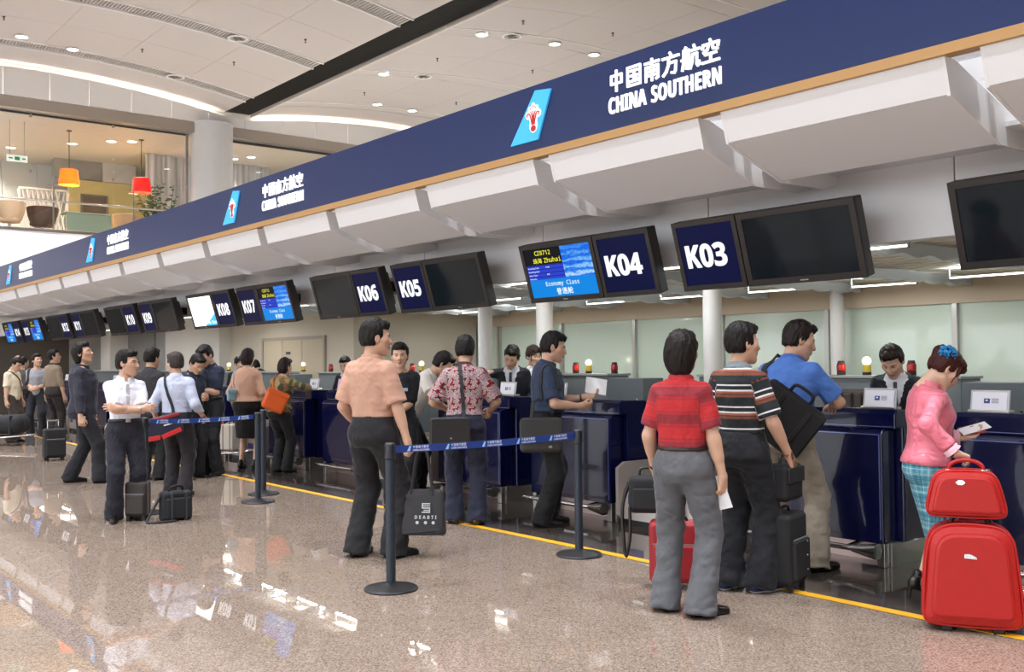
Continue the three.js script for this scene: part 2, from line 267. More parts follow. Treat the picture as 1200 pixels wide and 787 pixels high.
// ---------------------------------------------------------------- end wall with mezzanine
{
  const panels = [-7.2 + 1.42, -7.2, -8.55, -9.75, -11.1, -12.45, -13.75, -15.1, -16.5, -17.9, -19.3, -20.7, -22.1, -23.5];
  const beam = structGroup('wall_left');
  for (let i = 0; i + 1 < panels.length; i++) {                 // cove fascia, one panel after another
    const a = panels[i + 1], b = panels[i];
    { const g = new THREE.BoxGeometry(0.04, 1, b - a - 0.012, 1, 1, 4), p = g.attributes.position; for (let q = 0; q < p.count; q++) { const z = p.getZ(q) + (a + b) / 2, topY = Math.max(10.12, (z > -14.5 ? vault1(z) : vault2(Math.min(z, -15.4))) - 0.2); p.setXYZ(q, p.getX(q) + END + 0.27, p.getY(q) > 0 ? topY : 9.87, z); } g.computeVertexNormals(); obj('fascia_panel', g, white, beam); }
  }
  obj('fascia_panel', span(END + 0.25, END + 0.29, 9.87, 10.2, -5.7, 17.9), offWhite, beam);
  obj('soffit_beam', span(END - 0.3, END + 0.29, 9.5, 9.86, -31, 17.9), M(srgb(176, 168, 158), 0.3, { metalness: 0.6 }), beam);
  obj('cove_back', span(END - 0.3, END - 0.05, 9.86, 11.6, -31, 17.9), white, beam);
  const glow = M(0xffffff, 0.5, { emissive: new THREE.Color(1, 0.84, 0.68), emissiveIntensity: 8 });
  for (const [z0, z1] of [[-14.0, -5.5], [-24, -15.7]]) {
    const t = thing('cove_light', z0 > -15 ? 'warm strip light in the cove left of the white column' : 'warm strip light in the cove behind the blue sign', 'strip light', [END + 0.12, 9.9, (z0 + z1) / 2]);
    obj('tray', span(-0.1, 0.1, -0.03, 0, -(z1 - z0) / 2, (z1 - z0) / 2), white, t);
    obj('diffuser', span(-0.045, 0.045, 0, 0.03, -(z1 - z0) / 2, (z1 - z0) / 2), glow, t);
    const l = new THREE.RectAreaLight(new THREE.Color(1, 0.85, 0.7), LAMP.warm, 0.09, z1 - z0); l.position.set(0, 0.04, 0); l.rotation.x = Math.PI / 2; t.add(l);
  }
  // balcony floor and its room
  struct('floor', span(-45, END - 0.02, 5.4, 5.74, -31, 2), offWhite);
  struct('wall_left', span(-45.3, -45, 5.4, 11.6, -31, 2), M(srgb(208, 202, 160), 0.6));
  struct('wall_left', span(-45, -34.4, 5.4, 11.6, 2, 2.2), white);
  struct('ceiling', span(-45, END - 0.3, 9.5, 9.62, -31, 2), M(srgb(200, 192, 178), 0.35));
  struct('column_1', lathe([[0.72, 0], [0.72, 4.06], [0.74, 4.08], [0.74, 4.13]], 40).translate(END + 0.1, 5.76, -13.95), M(srgb(205, 206, 208), 0.35));
  struct('trim_1', span(END - 0.02, END + 0.03, 5.72, 5.8, -31, 2), steel);
  const joints = [2, -0.4, -2.95, -5.5, -8.1, -10.65, -13.15];
  for (let i = 0; i + 1 < joints.length; i++) {
    const w = structGroup('window_' + (9 + i));
    obj('pane', span(END - 0.2, END - 0.188, 5.8, 9.5, joints[i + 1] + 0.012, joints[i] - 0.012), glass, w);
    obj('clip', [box(0.05, 0.1, 0.07, END - 0.194, 7.65, joints[i + 1]), box(0.05, 0.1, 0.07, END - 0.194, 9.42, joints[i + 1])], steel, w);
    obj('window_frame', span(END - 0.22, END - 0.17, 9.44, 9.5, joints[i + 1], joints[i]), darkGrey, w);
  }
  { const w = structGroup('window_15'); obj('pane', span(END - 0.2, END - 0.188, 5.8, 9.5, -24, -14.75), glass, w); obj('window_frame', span(END - 0.23, END - 0.16, 9.42, 9.5, -24, -14.75), darkGrey, w); }
  struct('trim_2', span(END - 0.23, END - 0.16, 5.8, 9.5, -13.2, -13.13), midGrey);
  // balcony rail
  const rail = thing('balcony_railing', 'steel handrail with slim posts behind the upper floor glass', 'railing', [END - 0.45, 5.74, -8]);
  obj('handrail', rod(V(0, 1.05, 8), V(0, 1.05, -5.2), 0.035), steel, rail);
  obj('lower_rail', rod(V(0, 0.12, 8), V(0, 0.12, -5.2), 0.02), steel, rail);
  for (let z = 6.8; z > -5.3; z -= 2.55) obj('post', [box(0.03, 1.9, 0.05, 0, 0.95, z), box(0.05, 0.03, 0.32, 0, 1.55, z)], steel, rail);
  // yellow back room with a doorway, a pale block over it and a pale panelled wall at the left
  struct('wall_left', [span(-41.2, -41, 5.74, 8.72, -14.6, -12.52), span(-41.2, -41, 5.74, 8.72, -11.55, -11.1), span(-41.2, -41, 8.12, 8.72, -12.52, -11.55)], M(srgb(214, 206, 150), 0.6));
  struct('door_1', span(-41.18, -41.12, 5.74, 8.12, -12.52, -11.55), M(srgb(120, 112, 104), 0.5));
  struct('trim_3', [span(-41, -40.94, 5.74, 8.12, -11.6, -11.53), span(-41, -40.94, 5.74, 8.12, -12.55, -12.48), span(-41, -40.94, 8.1, 8.17, -12.55, -11.53)], midGrey);
  struct('wall_left', span(-41.6, -40.95, 8.74, 9.5, -13.65, -12.36), M(srgb(206, 212, 216), 0.4));
  struct('wall_left', span(-41.5, -41.05, 8.74, 9.5, -12.35, -10.6), M(srgb(150, 154, 154), 0.4));
  const paleWall = structGroup('wall_left');
  for (let k = 0; k < 6; k++) obj('wall_panel', tf(box(0.06, 3.9, 1.28), -42.4, 7.6, -11.0 + k * 1.3, 0, 0, 12 * RAD), M(srgb(224, 232, 238), 0.4), paleWall);
  // silvery curtain wall at the right of the room
  const g = new THREE.BoxGeometry(0.05, 3.75, 5, 1, 1, 120), p = g.attributes.position;
  for (let i = 0; i < p.count; i++) { const z = p.getZ(i); p.setX(i, p.getX(i) + 0.09 * Math.sin(z * 9) + 0.04 * Math.sin(z * 23 + 1)); }
  g.computeVertexNormals();
  tag(obj('curtain', g.translate(-38.2, 7.62, -15.6), M(srgb(196, 200, 204), 0.3, { metalness: 0.55 })), 'silvery wavy curtain hanging behind the upper floor glass left of the column', 'curtain');
  // lattice screen: crossing bars in a frame
  const lat = thing('lattice_screen', 'white lattice screen sloping up behind the orange lamp shade', 'screen', [-40.5, 5.74, -10.05]);
  obj('frame', [box(0.06, 0.07, 1.7, 0, 2.4, 0), box(0.06, 0.07, 1.7, 0, 0.035, 0), box(0.06, 2.4, 0.07, 0, 1.2, 0.85), box(0.06, 2.4, 0.07, 0, 1.2, -0.85)], white, lat);
  for (let k = 0; k < 9; k++) for (const s of [-1, 1]) { const m = obj('slat', box(0.03 + s * 0.008, 2.9, 0.045), white, lat); m.position.set(s * 0.02, 1.2, -0.68 + k * 0.17); m.rotation.x = s * 12 * RAD; m.scale.y = 0.8; }
  // pendants, exit sign
  const pendant = (name, label, colour, x, y, z, r0, r1, h) => {
    const t = thing(name, label, 'pendant lamp', [x, y, z]);
    obj('shade', lathe([[r0, 0], [r0 + 0.012, 0], [r1 + 0.012, h], [r1, h + 0.012], [0.02, h + 0.03], [0.02, h + 0.018], [r1 - 0.01, h], [r0 - 0.01, 0.01]], 32), M(colour, 0.8, { transmission: 0.5, thickness: 0 }), t);
    obj('cord', rod(V(0, h, 0), V(0, 9.5 - y, 0), 0.012), black, t);
    obj('ceiling_rose', cyl(0.09, 0.09, 0.03, 0, 9.47 - y, 0), darkGrey, t);
    obj('bulb', ball(0.06, 0, h * 0.45, 0), M(0xffffff, 0.5, { emissive: new THREE.Color(1, 0.85, 0.6), emissiveIntensity: 8 }), t);
    const l = new THREE.PointLight(0xffd9a0, 5, 0, 2); l.position.set(0, h * 0.45, 0); l.castShadow = true; l.shadow.radius = 3; t.add(l);
  };
  pendant('pendant_lamp', 'orange drum pendant lamp hanging behind the upper floor glass', srgb(248, 168, 40), -36, 7.62, -9.75, 0.34, 0.27, 0.52);
  pendant('pendant_lamp', 'red drum pendant lamp hanging beside the plant upstairs', srgb(215, 40, 30), -36, 7.6, -12.2, 0.34, 0.27, 0.5);
  const ex = thing('exit_sign', 'small hanging exit sign with green figures on the upper floor', 'exit sign', [-35.5, 8.25, -8.0]);
  obj('panel', box(0.05, 0.2, 0.62), M(0xffffff, 0.5, { emissive: new THREE.Color(0.7, 0.9, 0.8), emissiveIntensity: 0.4 }), ex);
  obj('pictogram', [box(0.01, 0.12, 0.16, 0.031, 0, 0), box(0.01, 0.05, 0.12, 0.031, 0, 0.2), box(0.01, 0.05, 0.12, 0.031, 0, -0.2)], M(srgb(40, 150, 100), 0.5), ex);
  obj('hanger', [rod(V(0, 0.1, 0.22), V(0, 1.25, 0.22), 0.008), rod(V(0, 0.1, -0.22), V(0, 1.25, -0.22), 0.008)], steel, ex);
  // round ceiling lights of the upper room
  [[-36.4, -12.0], [-36.8, -11.4], [-38, -10.4], [-40, -8.8], [-41.5, -8.2], [-42.5, -8.0], [-36.5, -16.6], [-37.2, -16.2]].forEach(([x, z], k) => {
    const t = thing('round_ceiling_light', 'small round recessed light in the ceiling of the upper floor', 'ceiling light', [x, 9.5, z], 0, 'recessed lights over the upper floor');
    obj('lens', cyl(0.16, 0.16, 0.02, 0, -0.025, 0), M(0xffffff, 0.5, { emissive: new THREE.Color(1, 0.95, 0.85), emissiveIntensity: 6 }), t);
    obj('rim', lathe([[0.16, 0], [0.2, 0], [0.2, -0.02], [0.16, -0.03]], 24), white, t);
    const l = new THREE.SpotLight(0xffeed8, LAMP.upper, 0, 65 * RAD, 0.6, 2); l.position.set(0, -0.06, 0); l.target.position.set(0, -4, 0); l.castShadow = true; l.shadow.radius = 6; t.add(l, l.target);
  });
  // armchairs, tables and a glowing column lamp
  const cream = M(srgb(200, 172, 138), 0.8), sage = M(srgb(134, 152, 132), 0.6), brown = M(srgb(88, 70, 60), 0.7);
  const armchair = (x, z, turn, mat, label) => {
    const t = thing('armchair', label, 'armchair', [x, 5.74, z], turn);
    const b = lathe([[0.28, 0.38], [0.36, 0.45], [0.46, 0.75], [0.5, 1.02], [0.47, 1.04], [0.42, 0.75], [0.32, 0.46], [0.1, 0.42]], 24); // tub back
    obj('tub_back', b, mat, t); obj('seat_cushion', box(0.6, 0.14, 0.6, 0, 0.45, 0.04, 0.06), mat, t); obj('pedestal', [cyl(0.05, 0.05, 0.36, 0, 0.02, 0), cyl(0.26, 0.24, 0.03, 0, 0, 0)], steel, t);
  };
  armchair(-36.5, -6.3, 0.4, cream, 'cream tub armchair at the far left of the upper floor');
  armchair(-35.4, -7.75, 1.2, cream, 'second cream tub armchair behind the balcony glass');
  armchair(-36.0, -8.9, -0.5, brown, 'brown tub armchair under the orange lamp');
  armchair(-36.2, -11.75, -0.9, cream, 'cream tub armchair under the red lamp');
  const tb = thing('cafe_counter', 'sage green panelled counter upstairs below the orange lamp', 'counter', [-35.6, 5.74, -10.2]);
  obj('front_panel', box(0.06, 0.75, 1.45, 0.3, 0.45, 0, 0.02), sage, tb); obj('countertop', box(0.7, 0.05, 1.5, 0, 0.85, 0, 0.02), sage, tb); obj('base', box(0.6, 0.1, 1.3, 0, 0.05, 0), brown, tb);
  const bx = thing('cafe_counter', 'low sage green cabinet at the far left edge of the upper floor', 'counter', [-35.2, 5.74, -6.5]);
  obj('front_panel', box(0.5, 0.85, 0.7, 0, 0.48, 0, 0.03), sage, bx); obj('base', box(0.45, 0.06, 0.6, 0, 0.03, 0), brown, bx);
  const cl = thing('column_lamp', 'tall glowing yellow lamp standing near the plant upstairs', 'lamp', [-38.8, 5.74, -12.75]);
  obj('shade', box(0.3, 1.3, 0.3, 0, 0.75, 0, 0.02), M(srgb(250, 220, 120), 0.6, { emissive: new THREE.Color(1, 0.75, 0.25), emissiveIntensity: 1.5 }), cl); obj('base', box(0.32, 0.1, 0.32, 0, 0.05, 0), steel, cl); obj('cap', box(0.32, 0.04, 0.32, 0, 1.42, 0), steel, cl);
  { const l = new THREE.PointLight(0xffd080, 6, 0, 2); l.position.set(0.35, 0.8, 0); l.castShadow = true; cl.add(l); }
  // potted ficus
  const pl = thing('potted_plant', 'leafy green potted plant beside the red lamp upstairs', 'plant', [-36.2, 5.74, -13.0]);
  obj('pot', lathe([[0.0, 0], [0.22, 0], [0.3, 0.45], [0.27, 0.45], [0.25, 0.38], [0, 0.38]], 24), M(srgb(170, 160, 140), 0.6), pl);
  const stems = [], leaves = [];
  for (let k = 0; k < 34; k++) {
    const a = rnd() * 6.28, r = 0.15 + rnd() * 0.8, top = V(Math.cos(a) * r * 0.7, 0.9 + rnd() * 1.45, Math.sin(a) * r);
    const mid = top.clone().multiplyScalar(0.5).setY(0.9); stems.push(tube([V(0, 0.36, 0), mid, top], 0.01, 8, 5));
    for (let j = 0; j < 14; j++) {
      const f = 0.35 + 0.65 * rnd(), p = mid.clone().lerp(top, f), g = new THREE.SphereGeometry(1, 6, 4).scale(0.09, 0.006, 0.034);
      leaves.push(tf(g, p.x + (rnd() - 0.5) * 0.22, p.y + (rnd() - 0.5) * 0.2, p.z + (rnd() - 0.5) * 0.22, rnd() * 2, rnd() * 6.28, rnd() - 0.5));
    }
  }
  obj('stem', stems, M(srgb(92, 76, 52), 0.8), pl); obj('foliage', leaves, M(srgb(66, 96, 56), 0.5), pl).userData.kind = 'stuff';
}
// ---------------------------------------------------------------- check-in canopy
const RIB = (k) => -4.61 - 1.8 * k;                            // right hand side of soffit unit k
{
  const cp = thing('check_in_canopy', 'long white check-in canopy with a navy sign band and gold edge over the counters', 'canopy', [0, 0, 0]);
  const X0 = -33.995, X1 = 5.2;
  obj('sign_band', [span(X0, X1, 3.24, 3.81, -5.5, -5.42)], bandBlue, cp);
  obj('gold_edge', [span(X0, X1, 3.2, 3.262, -5.5, -5.405)], gold, cp);
  obj('band_back', [span(X0, X1, 3.22, 3.8, -5.56, -5.505), span(X0, X1, 3.74, 3.8, -5.7, -5.56)], white, cp);
  const soffit = M(srgb(230, 231, 232), 0.5);
  const prof = [[-5.44, 3.2], [-5.5, 2.995], [-6.1, 2.792], [-6.14, 2.83], [-6.14, 2.88], [-5.54, 3.08], [-5.5, 3.2]];
  const fin = [[-5.44, 3.2], [-5.5, 2.985], [-6.1, 2.782], [-6.63, 2.782], [-6.8, 2.83], [-6.8, 3.0], [-6.2, 3.0], [-5.56, 3.2]];
  for (let k = -4; k < 17; k++) {
    const xr = RIB(k), xl = Math.max(xr - 1.8 + 0.2, X0);
    if (xr < X0 + 0.3) break;
    obj('soffit_panel', along(prof, xl, xr - 0.021), soffit, cp);
    obj('fin', along(fin, xr - 0.02, xr), white, cp);
    obj('fin', along(fin, xl, xl + 0.02), white, cp);
    obj('bracket', tf(box(0.16, 0.05, 0.05), xr + 0.1, 2.86, -6.72), steel, cp);
  }
  obj('rear_soffit', [span(X0, X1, 2.9, 2.93, -6.8, -6.16)], soffit, cp);
  obj('roof_purlin', [span(X0, X1, 3.3, 3.36, -6.5, -6.42), span(X0, X1, 3.3, 3.36, -5.95, -5.88)], white, cp);
  for (let k = -2; k < 15; k++) {                               // bulkhead panels behind the screens
    const xa = -5.66 - 2.2 * k, xb = xa - 2.2;
    if (xa < X0 + 1) break;
    obj('bulkhead_panel', span(Math.max(xb, X0) + 0.006, xa - 0.006, 2.35, 3.95, -6.92, -6.8), M(srgb(230, 231, 232), 0.5), cp);
  }
  obj('bulkhead_core', span(X0, X1, 2.37, 3.94, -6.96, -6.921), white, cp);
  // lettering and tail logos, repeated every 6.12 m
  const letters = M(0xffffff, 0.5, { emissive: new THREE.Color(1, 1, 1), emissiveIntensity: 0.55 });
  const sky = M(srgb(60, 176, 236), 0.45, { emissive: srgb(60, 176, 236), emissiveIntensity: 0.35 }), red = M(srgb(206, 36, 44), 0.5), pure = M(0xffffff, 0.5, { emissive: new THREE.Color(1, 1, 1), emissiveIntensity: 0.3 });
  for (let k = -1; k < 5; k++) {
    const dx = -6.12 * k, F = -5.42;
    const tl = obj('lettering', [
      ...hanSolid(['zhong', 'guo', 'nan', 'fang', 'hang', 'kong'], -5.465 + dx, 3.715, 0.168, 0.0175, 0.014, 0.1835).map((g) => g.translate(0, 0, F + 0.007)),
      words3d('CHINA', 0.39, 0.125, 0.014).translate(-5.465 + dx, 3.385, F), words3d('SOUTHERN', 0.645, 0.125, 0.014).translate(-5.02 + dx, 3.385, F)], letters, cp);
    tl.userData.label = 'white airline name in two scripts';
    const lg = obj('tail_logo', tf(prism([[-6.66, 3.345], [-6.3, 3.345], [-6.13, 3.735], [-6.33, 3.76]].map(([x, y]) => [x + dx, y]), 0.016), 0, 0, F + 0.008), sky, cp);
    lg.userData.label = 'sky blue aircraft tail with a red flower';
    // the flower: white outline shapes, red petals on them
    const cx = -6.35 + dx, cy = 3.53, z = F + 0.017;
    const disc = (r, x, y, dz, sx = 1, sy = 1) => tf(new THREE.CylinderGeometry(r, r, 0.004, 20).rotateX(Math.PI / 2).scale(sx, sy, 1), cx + x, cy + y, z + dz);
    const arc = (pts, r, dz) => tube(pts.map(([x, y]) => V(cx + x, cy + y, z + dz)), r, 14, 6);
    obj('flower_outline', [disc(0.052, 0, -0.055, 0.001, 1, 1.25), disc(0.05, 0, 0.0, 0.0011, 1, 1.5), disc(0.036, -0.06, 0.035, 0.0012, 1.1, 1), disc(0.036, 0.06, 0.035, 0.0013, 1.1, 1), disc(0.045, 0, 0.075, 0.0014, 1.1, 0.9), disc(0.02, -0.045, 0.085, 0.0015), disc(0.02, 0.045, 0.085, 0.0016), disc(0.02, 0, 0.112, 0.0017)], pure, lg);
    obj('flower', [
      arc([[-0.012, -0.06], [-0.028, 0.0], [-0.05, 0.045], [-0.078, 0.04], [-0.074, 0.018]], 0.0065, 0.004), arc([[0.012, -0.06], [0.028, 0.0], [0.05, 0.045], [0.078, 0.04], [0.074, 0.018]], 0.0065, 0.004),
      arc([[-0.006, -0.05], [-0.014, 0.02], [-0.03, 0.06]], 0.0055, 0.0045), arc([[0.006, -0.05], [0.014, 0.02], [0.03, 0.06]], 0.0055, 0.0045), arc([[0, -0.05], [0, 0.062]], 0.005, 0.0048),
      disc(0.034, 0, -0.085, 0.003, 1, 0.75), disc(0.007, -0.034, 0.086, 0.004), disc(0.007, 0.034, 0.086, 0.004), disc(0.007, 0, 0.104, 0.004), disc(0.006, -0.018, 0.097, 0.004), disc(0.006, 0.018, 0.097, 0.004)], red, lg);
  }
}
// small red sign seen through the gap at the right
{ const t = thing('red_sign', 'red sign with a white edge glimpsed through the canopy gap at upper right', 'sign', [-3.05, 3.5, -7.6]); obj('panel', box(0.9, 0.3, 0.06), M(srgb(220, 40, 40), 0.5), t); obj('edge', box(0.94, 0.05, 0.07, 0, 0.17, 0), white, t); obj('rod', [rod(V(-0.4, 0.15, 0), V(-0.4, 7.4, 0), 0.01), rod(V(0.4, 0.15, 0), V(0.4, 7.4, 0), 0.01)], steel, t); }

// ---------------------------------------------------------------- screens
const screenTex = canvasTex(512, 300, (c, w, h) => {
  c.fillStyle = '#1e4fd0'; c.fillRect(0, 0, w, h);
  c.fillStyle = '#14161c'; c.fillRect(0, 0, 290, 100);
  c.fillStyle = '#2b42c8'; c.fillRect(0, 100, 290, 90);
  c.strokeStyle = '#101a5a'; c.lineWidth = 3; for (let k = 0; k < 4; k++) { c.beginPath(); c.moveTo(0, 104 + k * 23); c.lineTo(290, 104 + k * 23); c.stroke(); }
  c.fillStyle = '#dfe8ff'; c.font = 'bold 13px sans-serif'; ['Boarding Time', 'Boarding Gate', 'Dest. Time', 'Remarks'].forEach((t, k) => c.fillText(t, 6, 121 + k * 22)); c.fillText('16:40', 150, 121); c.fillText('A05', 150, 165);
  for (let y = 0; y < 190; y += 4) for (let x = 290; x < w; x += 5) { const q = 0.5 + 0.5 * Math.sin(y * 0.16 + 3 * noise(x * 0.014, y * 0.05, 1)) * (0.4 + y / 260) + noise(x * 0.05, y * 0.14, 4) * 0.5; const b = Math.max(0, Math.min(1, q * 0.6 + y / 600)); c.fillStyle = `rgb(${20 + 190 * b * b | 0},${70 + 150 * b | 0},${215 + 40 * b | 0})`; c.fillRect(x, y, 6, 5); }
  c.fillStyle = '#0f86e0'; c.fillRect(0, 190, w, 110);
  c.fillStyle = '#f4f03c'; c.font = 'bold 36px monospace'; c.fillText('CZ8712', 84, 40); c.font = 'bold 38px monospace'; c.fillText('Zhuhai', 148, 88);
  c.strokeStyle = '#f4f03c'; hanCanvas(c, ['zhu', 'hai'], 62, 58, 34, 4);
  c.fillStyle = '#eaf4ff'; c.font = 'bold 34px monospace'; c.fillText('Economy Class', 120, 232);
  c.strokeStyle = '#eaf4ff'; hanCanvas(c, ['pu', 'tong', 'cang'], 196, 248, 40, 5);
});
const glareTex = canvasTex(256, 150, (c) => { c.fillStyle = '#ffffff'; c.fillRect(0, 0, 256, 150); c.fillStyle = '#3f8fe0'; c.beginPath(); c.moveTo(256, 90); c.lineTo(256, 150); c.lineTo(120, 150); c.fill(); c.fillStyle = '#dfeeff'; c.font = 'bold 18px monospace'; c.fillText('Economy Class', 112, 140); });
const numTex = (n) => canvasTex(256, 230, (c, w, h) => {
  const g = 0; c.fillStyle = '#0e1338'; c.fillRect(0, 0, w, h);
  c.fillStyle = c.strokeStyle = '#ffffff'; c.lineWidth = 5; c.lineJoin = 'round'; c.font = 'bold 112px sans-serif'; c.save(); c.translate(13, 160); c.scale(1.02, 1.06); c.fillText(n, 0, 0, 222); c.strokeText(n, 0, 0, 222); c.restore();
});
const offGlass = M(srgb(26, 34, 40), 0.06, { ior: 1.3, specularIntensity: 0.8 });
const bezel = M(srgb(34, 30, 28), 0.4);
const lcd = (map, k) => M(0x000000, 0.3, { ior: 1.25, specularIntensity: 0.4, emissive: 0xffffff, emissiveMap: map, emissiveIntensity: k });
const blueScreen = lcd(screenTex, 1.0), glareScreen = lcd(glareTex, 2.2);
// a housing on a tilted arm: x is the middle, the face leans forward at the top
function screenUnit(x, w, kind, label, cat, content) {
  const t = thing(kind, label, cat, [x, 2.355, -6.39], 0);
    const R = 16.5 * RAD, put = (g) => tf(g, 0, 0, 0, R, 0, 0);
  const h = 0.585;
  obj('housing', [put(box(w, h, 0.1, 0, 0, -0.052, 0.012)), put(box(w * 0.8, h * 0.7, 0.08, 0, 0, -0.13, 0.02))], bezel, t);
  const m = kind === 'counter_number_display' ? 0.045 : 0.05;
  obj('bezel', [put(box(w, m, 0.014, 0, h / 2 - m / 2, 0.004, 0.004)), put(box(w, m, 0.014, 0, -h / 2 + m / 2, 0.004, 0.004)), put(box(m, h, 0.0145, w / 2 - m / 2, 0, 0.004, 0.004)), put(box(m, h, 0.0145, -w / 2 + m / 2, 0, 0.004, 0.004))], bezel, t);
  const g = new THREE.PlaneGeometry(w - 2 * m, h - 2 * m); const p = put(tf(box(w - 2 * m, h - 2 * m, 0.006), 0, 0, 0));
  // uv of the front face runs 0..1 already
  obj('screen', p, content, t);
  obj('mount', [span(-w * 0.36, -w * 0.02, 0.03, 0.15, -0.43, -0.12)], bezel, t);
  if (kind !== 'counter_number_display') obj('badge', put(box(0.07, 0.008, 0.003, 0, -h / 2 + 0.022, 0.012)), steel, t);
}
const PAIRP = 4.4;
for (let p = -1; p < 6; p++) {
  const c = -5.78 - PAIRP * p, even = 4 + 2 * p, odd = even - 1, id = (n) => 'K' + String(n).padStart(2, '0');
  const lit = { 4: blueScreen, 7: blueScreen, 8: glareScreen, 13: blueScreen, 14: blueScreen };
  const word = (n) => (lit[n] === blueScreen ? 'lit flight screen reading Economy Class beside number ' : lit[n] ? 'glaring white flight screen beside number ' : 'dark switched off flight screen beside number ') + id(n);
  if (even >= 2) {
    screenUnit(c - 1.36, 1.04, 'flight_screen', even === 2 ? 'dark switched off flight screen at the right edge above the pink jacket' : word(even), 'screen', lit[even] ?? offGlass);
    if (even >= 2) screenUnit(c - 0.485, 0.69, 'counter_number_display', 'counter number display reading ' + id(even), 'display', lcd(numTex(id(even)), 1.1));
  }
  if (odd >= 3) {
    screenUnit(c + 0.46, 0.66, 'counter_number_display', 'counter number display reading ' + id(odd), 'display', lcd(numTex(id(odd)), 1.1));
    screenUnit(c + 1.32, 1.04, 'flight_screen', word(odd), 'screen', lit[odd] ?? offGlass);
  }
}
// ---------------------------------------------------------------- room under the canopy
{
  struct('ceiling', span(-34, 8, 2.66, 2.74, -30.9, -6.96), M(srgb(222, 214, 200), 0.6));
  const cl = structGroup('ceiling');
  const slatMat = M(srgb(226, 218, 204), 0.5);
  const slats = []; for (let z = -7.2; z > -14; z -= 0.28) slats.push(span(-18, 6, 2.56, 2.63, z - 0.09, z + 0.09));
  obj('ceiling_slats', slats, slatMat, cl).userData.kind = 'stuff';
  const wavy = M(srgb(204, 212, 220), 0.35, { metalness: 0.15 });
  for (let x = -1.6; x > -18; x -= 1.62) {                      // scalloped metal blades across the slats
    const pts = []; for (let i = 0; i <= 72; i++) pts.push([-7.1 - i * 0.082, 2.425 - 0.018 * Math.sin(i * 1.05)]);
    pts.push([-13.0, 2.54], [-7.1, 2.54]);
    obj('scalloped_blade', along(pts, x - 0.05, x + 0.05), wavy, cl);
  }
  const tubeGlow = M(0xffffff, 0.5, { emissive: new THREE.Color(1, 0.98, 0.92), emissiveIntensity: 3 });
  [[-0.2, -7.8], [-2.4, -7.8], [-4.9, -7.9], [-7.05, -7.8], [-9.3, -7.8], [-11.5, -7.75], [-13.55, -7.75], [-14.85, -7.75], [-16.2, -7.75], [-18, -7.75], [-2.2, -11.75], [-3.9, -11.75], [-5.6, -11.75], [-7.15, -12.1], [-8.6, -11.75], [-10.3, -11.75], [-12, -11.75], [-13.9, -11.75], [-15.6, -11.75], [-12.2, -9.7], [-14.6, -9.7], [-20.2, -7.75], [-22.4, -7.75], [-24.6, -7.75], [-26.8, -7.75], [-29, -7.75], [-31.2, -7.75], [-20.5, -8.8], [-29, -8.8]].forEach(([x, z]) => {
    const t = thing('tube_light', 'slim fluorescent tube between the ceiling slats behind the counters', 'tube light', [x, 2.44, z], 0, 'fluorescent tubes over the back passage');
    obj('tube', rod(V(-0.46, 0, 0), V(0.46, 0, 0), 0.011), tubeGlow, t); obj('fitting', [box(0.02, 0.24, 0.02, -0.472, 0.1, 0, 0.004), box(0.02, 0.24, 0.02, 0.472, 0.1, 0, 0.004)], midGrey, t);
    const l = new THREE.RectAreaLight(0xf6fbff, LAMP.tube, 0.92, 0.03); l.position.set(0, -0.02, 0); l.rotation.x = -Math.PI / 2; t.add(l);
    const u = new THREE.RectAreaLight(0xf6fbff, LAMP.tube * 0.9, 0.92, 0.03); u.position.set(0, 0.03, 0); u.rotation.x = Math.PI / 2; t.add(u);
  });
  // frosted glass partition with steel posts and a tan fascia above
  struct('wall_back', [span(-24, 8, 2.2, 2.68, -13.2, -13.02)], M(srgb(196, 180, 158), 0.6));
  const posts = [3.6, -0.3, -2.3, -4.45, -6.66, -8.62, -10.6, -12.58, -14.55, -16.5, -18.5, -20.5, -22.5, -24];
  for (let i = 0; i + 1 < posts.length; i++) {
    const w = structGroup('window_' + (20 + i));
    obj('pane', span(posts[i + 1] + 0.02, posts[i] - 0.02, 0.1, 2.2, -13.1, -13.07), frosted, w);
    obj('post', [span(posts[i + 1] - 0.035, posts[i + 1] + 0.035, 0, 2.2, -13.1, -13.0)], steel, w);
    obj('bottom_rail', span(posts[i + 1], posts[i], 0, 0.1, -13.12, -13.04), steel, w);
  }
  const st = M(srgb(208, 206, 202), 0.4);
  [[-6.96, -8.4, 0.1, 'pale round pipe column behind the striped shirt and the K03 display'], [-9.7, -8.4, 0.11, 'pale round pipe column below the lit Economy Class screen'], [-10.95, -8.4, 0.1, 'pale round pipe column below the K05 dark screen'], [-8.3, -12.8, 0.1, 'short view of a pale pipe column beyond the dark K03 screen']].forEach(([x, z, r, label]) => {
    const t = thing('pipe_column', label, 'column', [x, 0, z]); obj('shaft', cyl(r, r, 2.66), st, t); obj('collar', [cyl(r + 0.03, r + 0.03, 0.03, 0, 0, 0), cyl(r + 0.02, r + 0.02, 0.03, 0, 2.4, 0)], steel, t);
  });
  // the walls of the left half
  const beige = M(srgb(206, 196, 180), 0.55), pale = M(srgb(222, 218, 212), 0.5);
  struct('wall_back', span(-23.2, -17.3, 0, 2.66, -10.2, -10), beige);
  struct('wall_back', span(-17.32, -17.3, 0, 2.66, -13.02, -10.2), beige);
  for (let k = 0; k < 3; k++) { const d = structGroup('door_' + (2 + k)); const x = -21.3 + k * 0.94; obj('leaf', span(x + 0.01, x + 0.93, 0, 1.98, -10, -9.965), M(srgb(196, 182, 158), 0.5), d); obj('door_handle', box(0.03, 0.12, 0.04, x + 0.85, 1.0, -9.945), steel, d); if (k === 1) obj('sign', box(0.2, 0.06, 0.01, x + 0.3, 1.7, -9.96), darkGrey, d); }
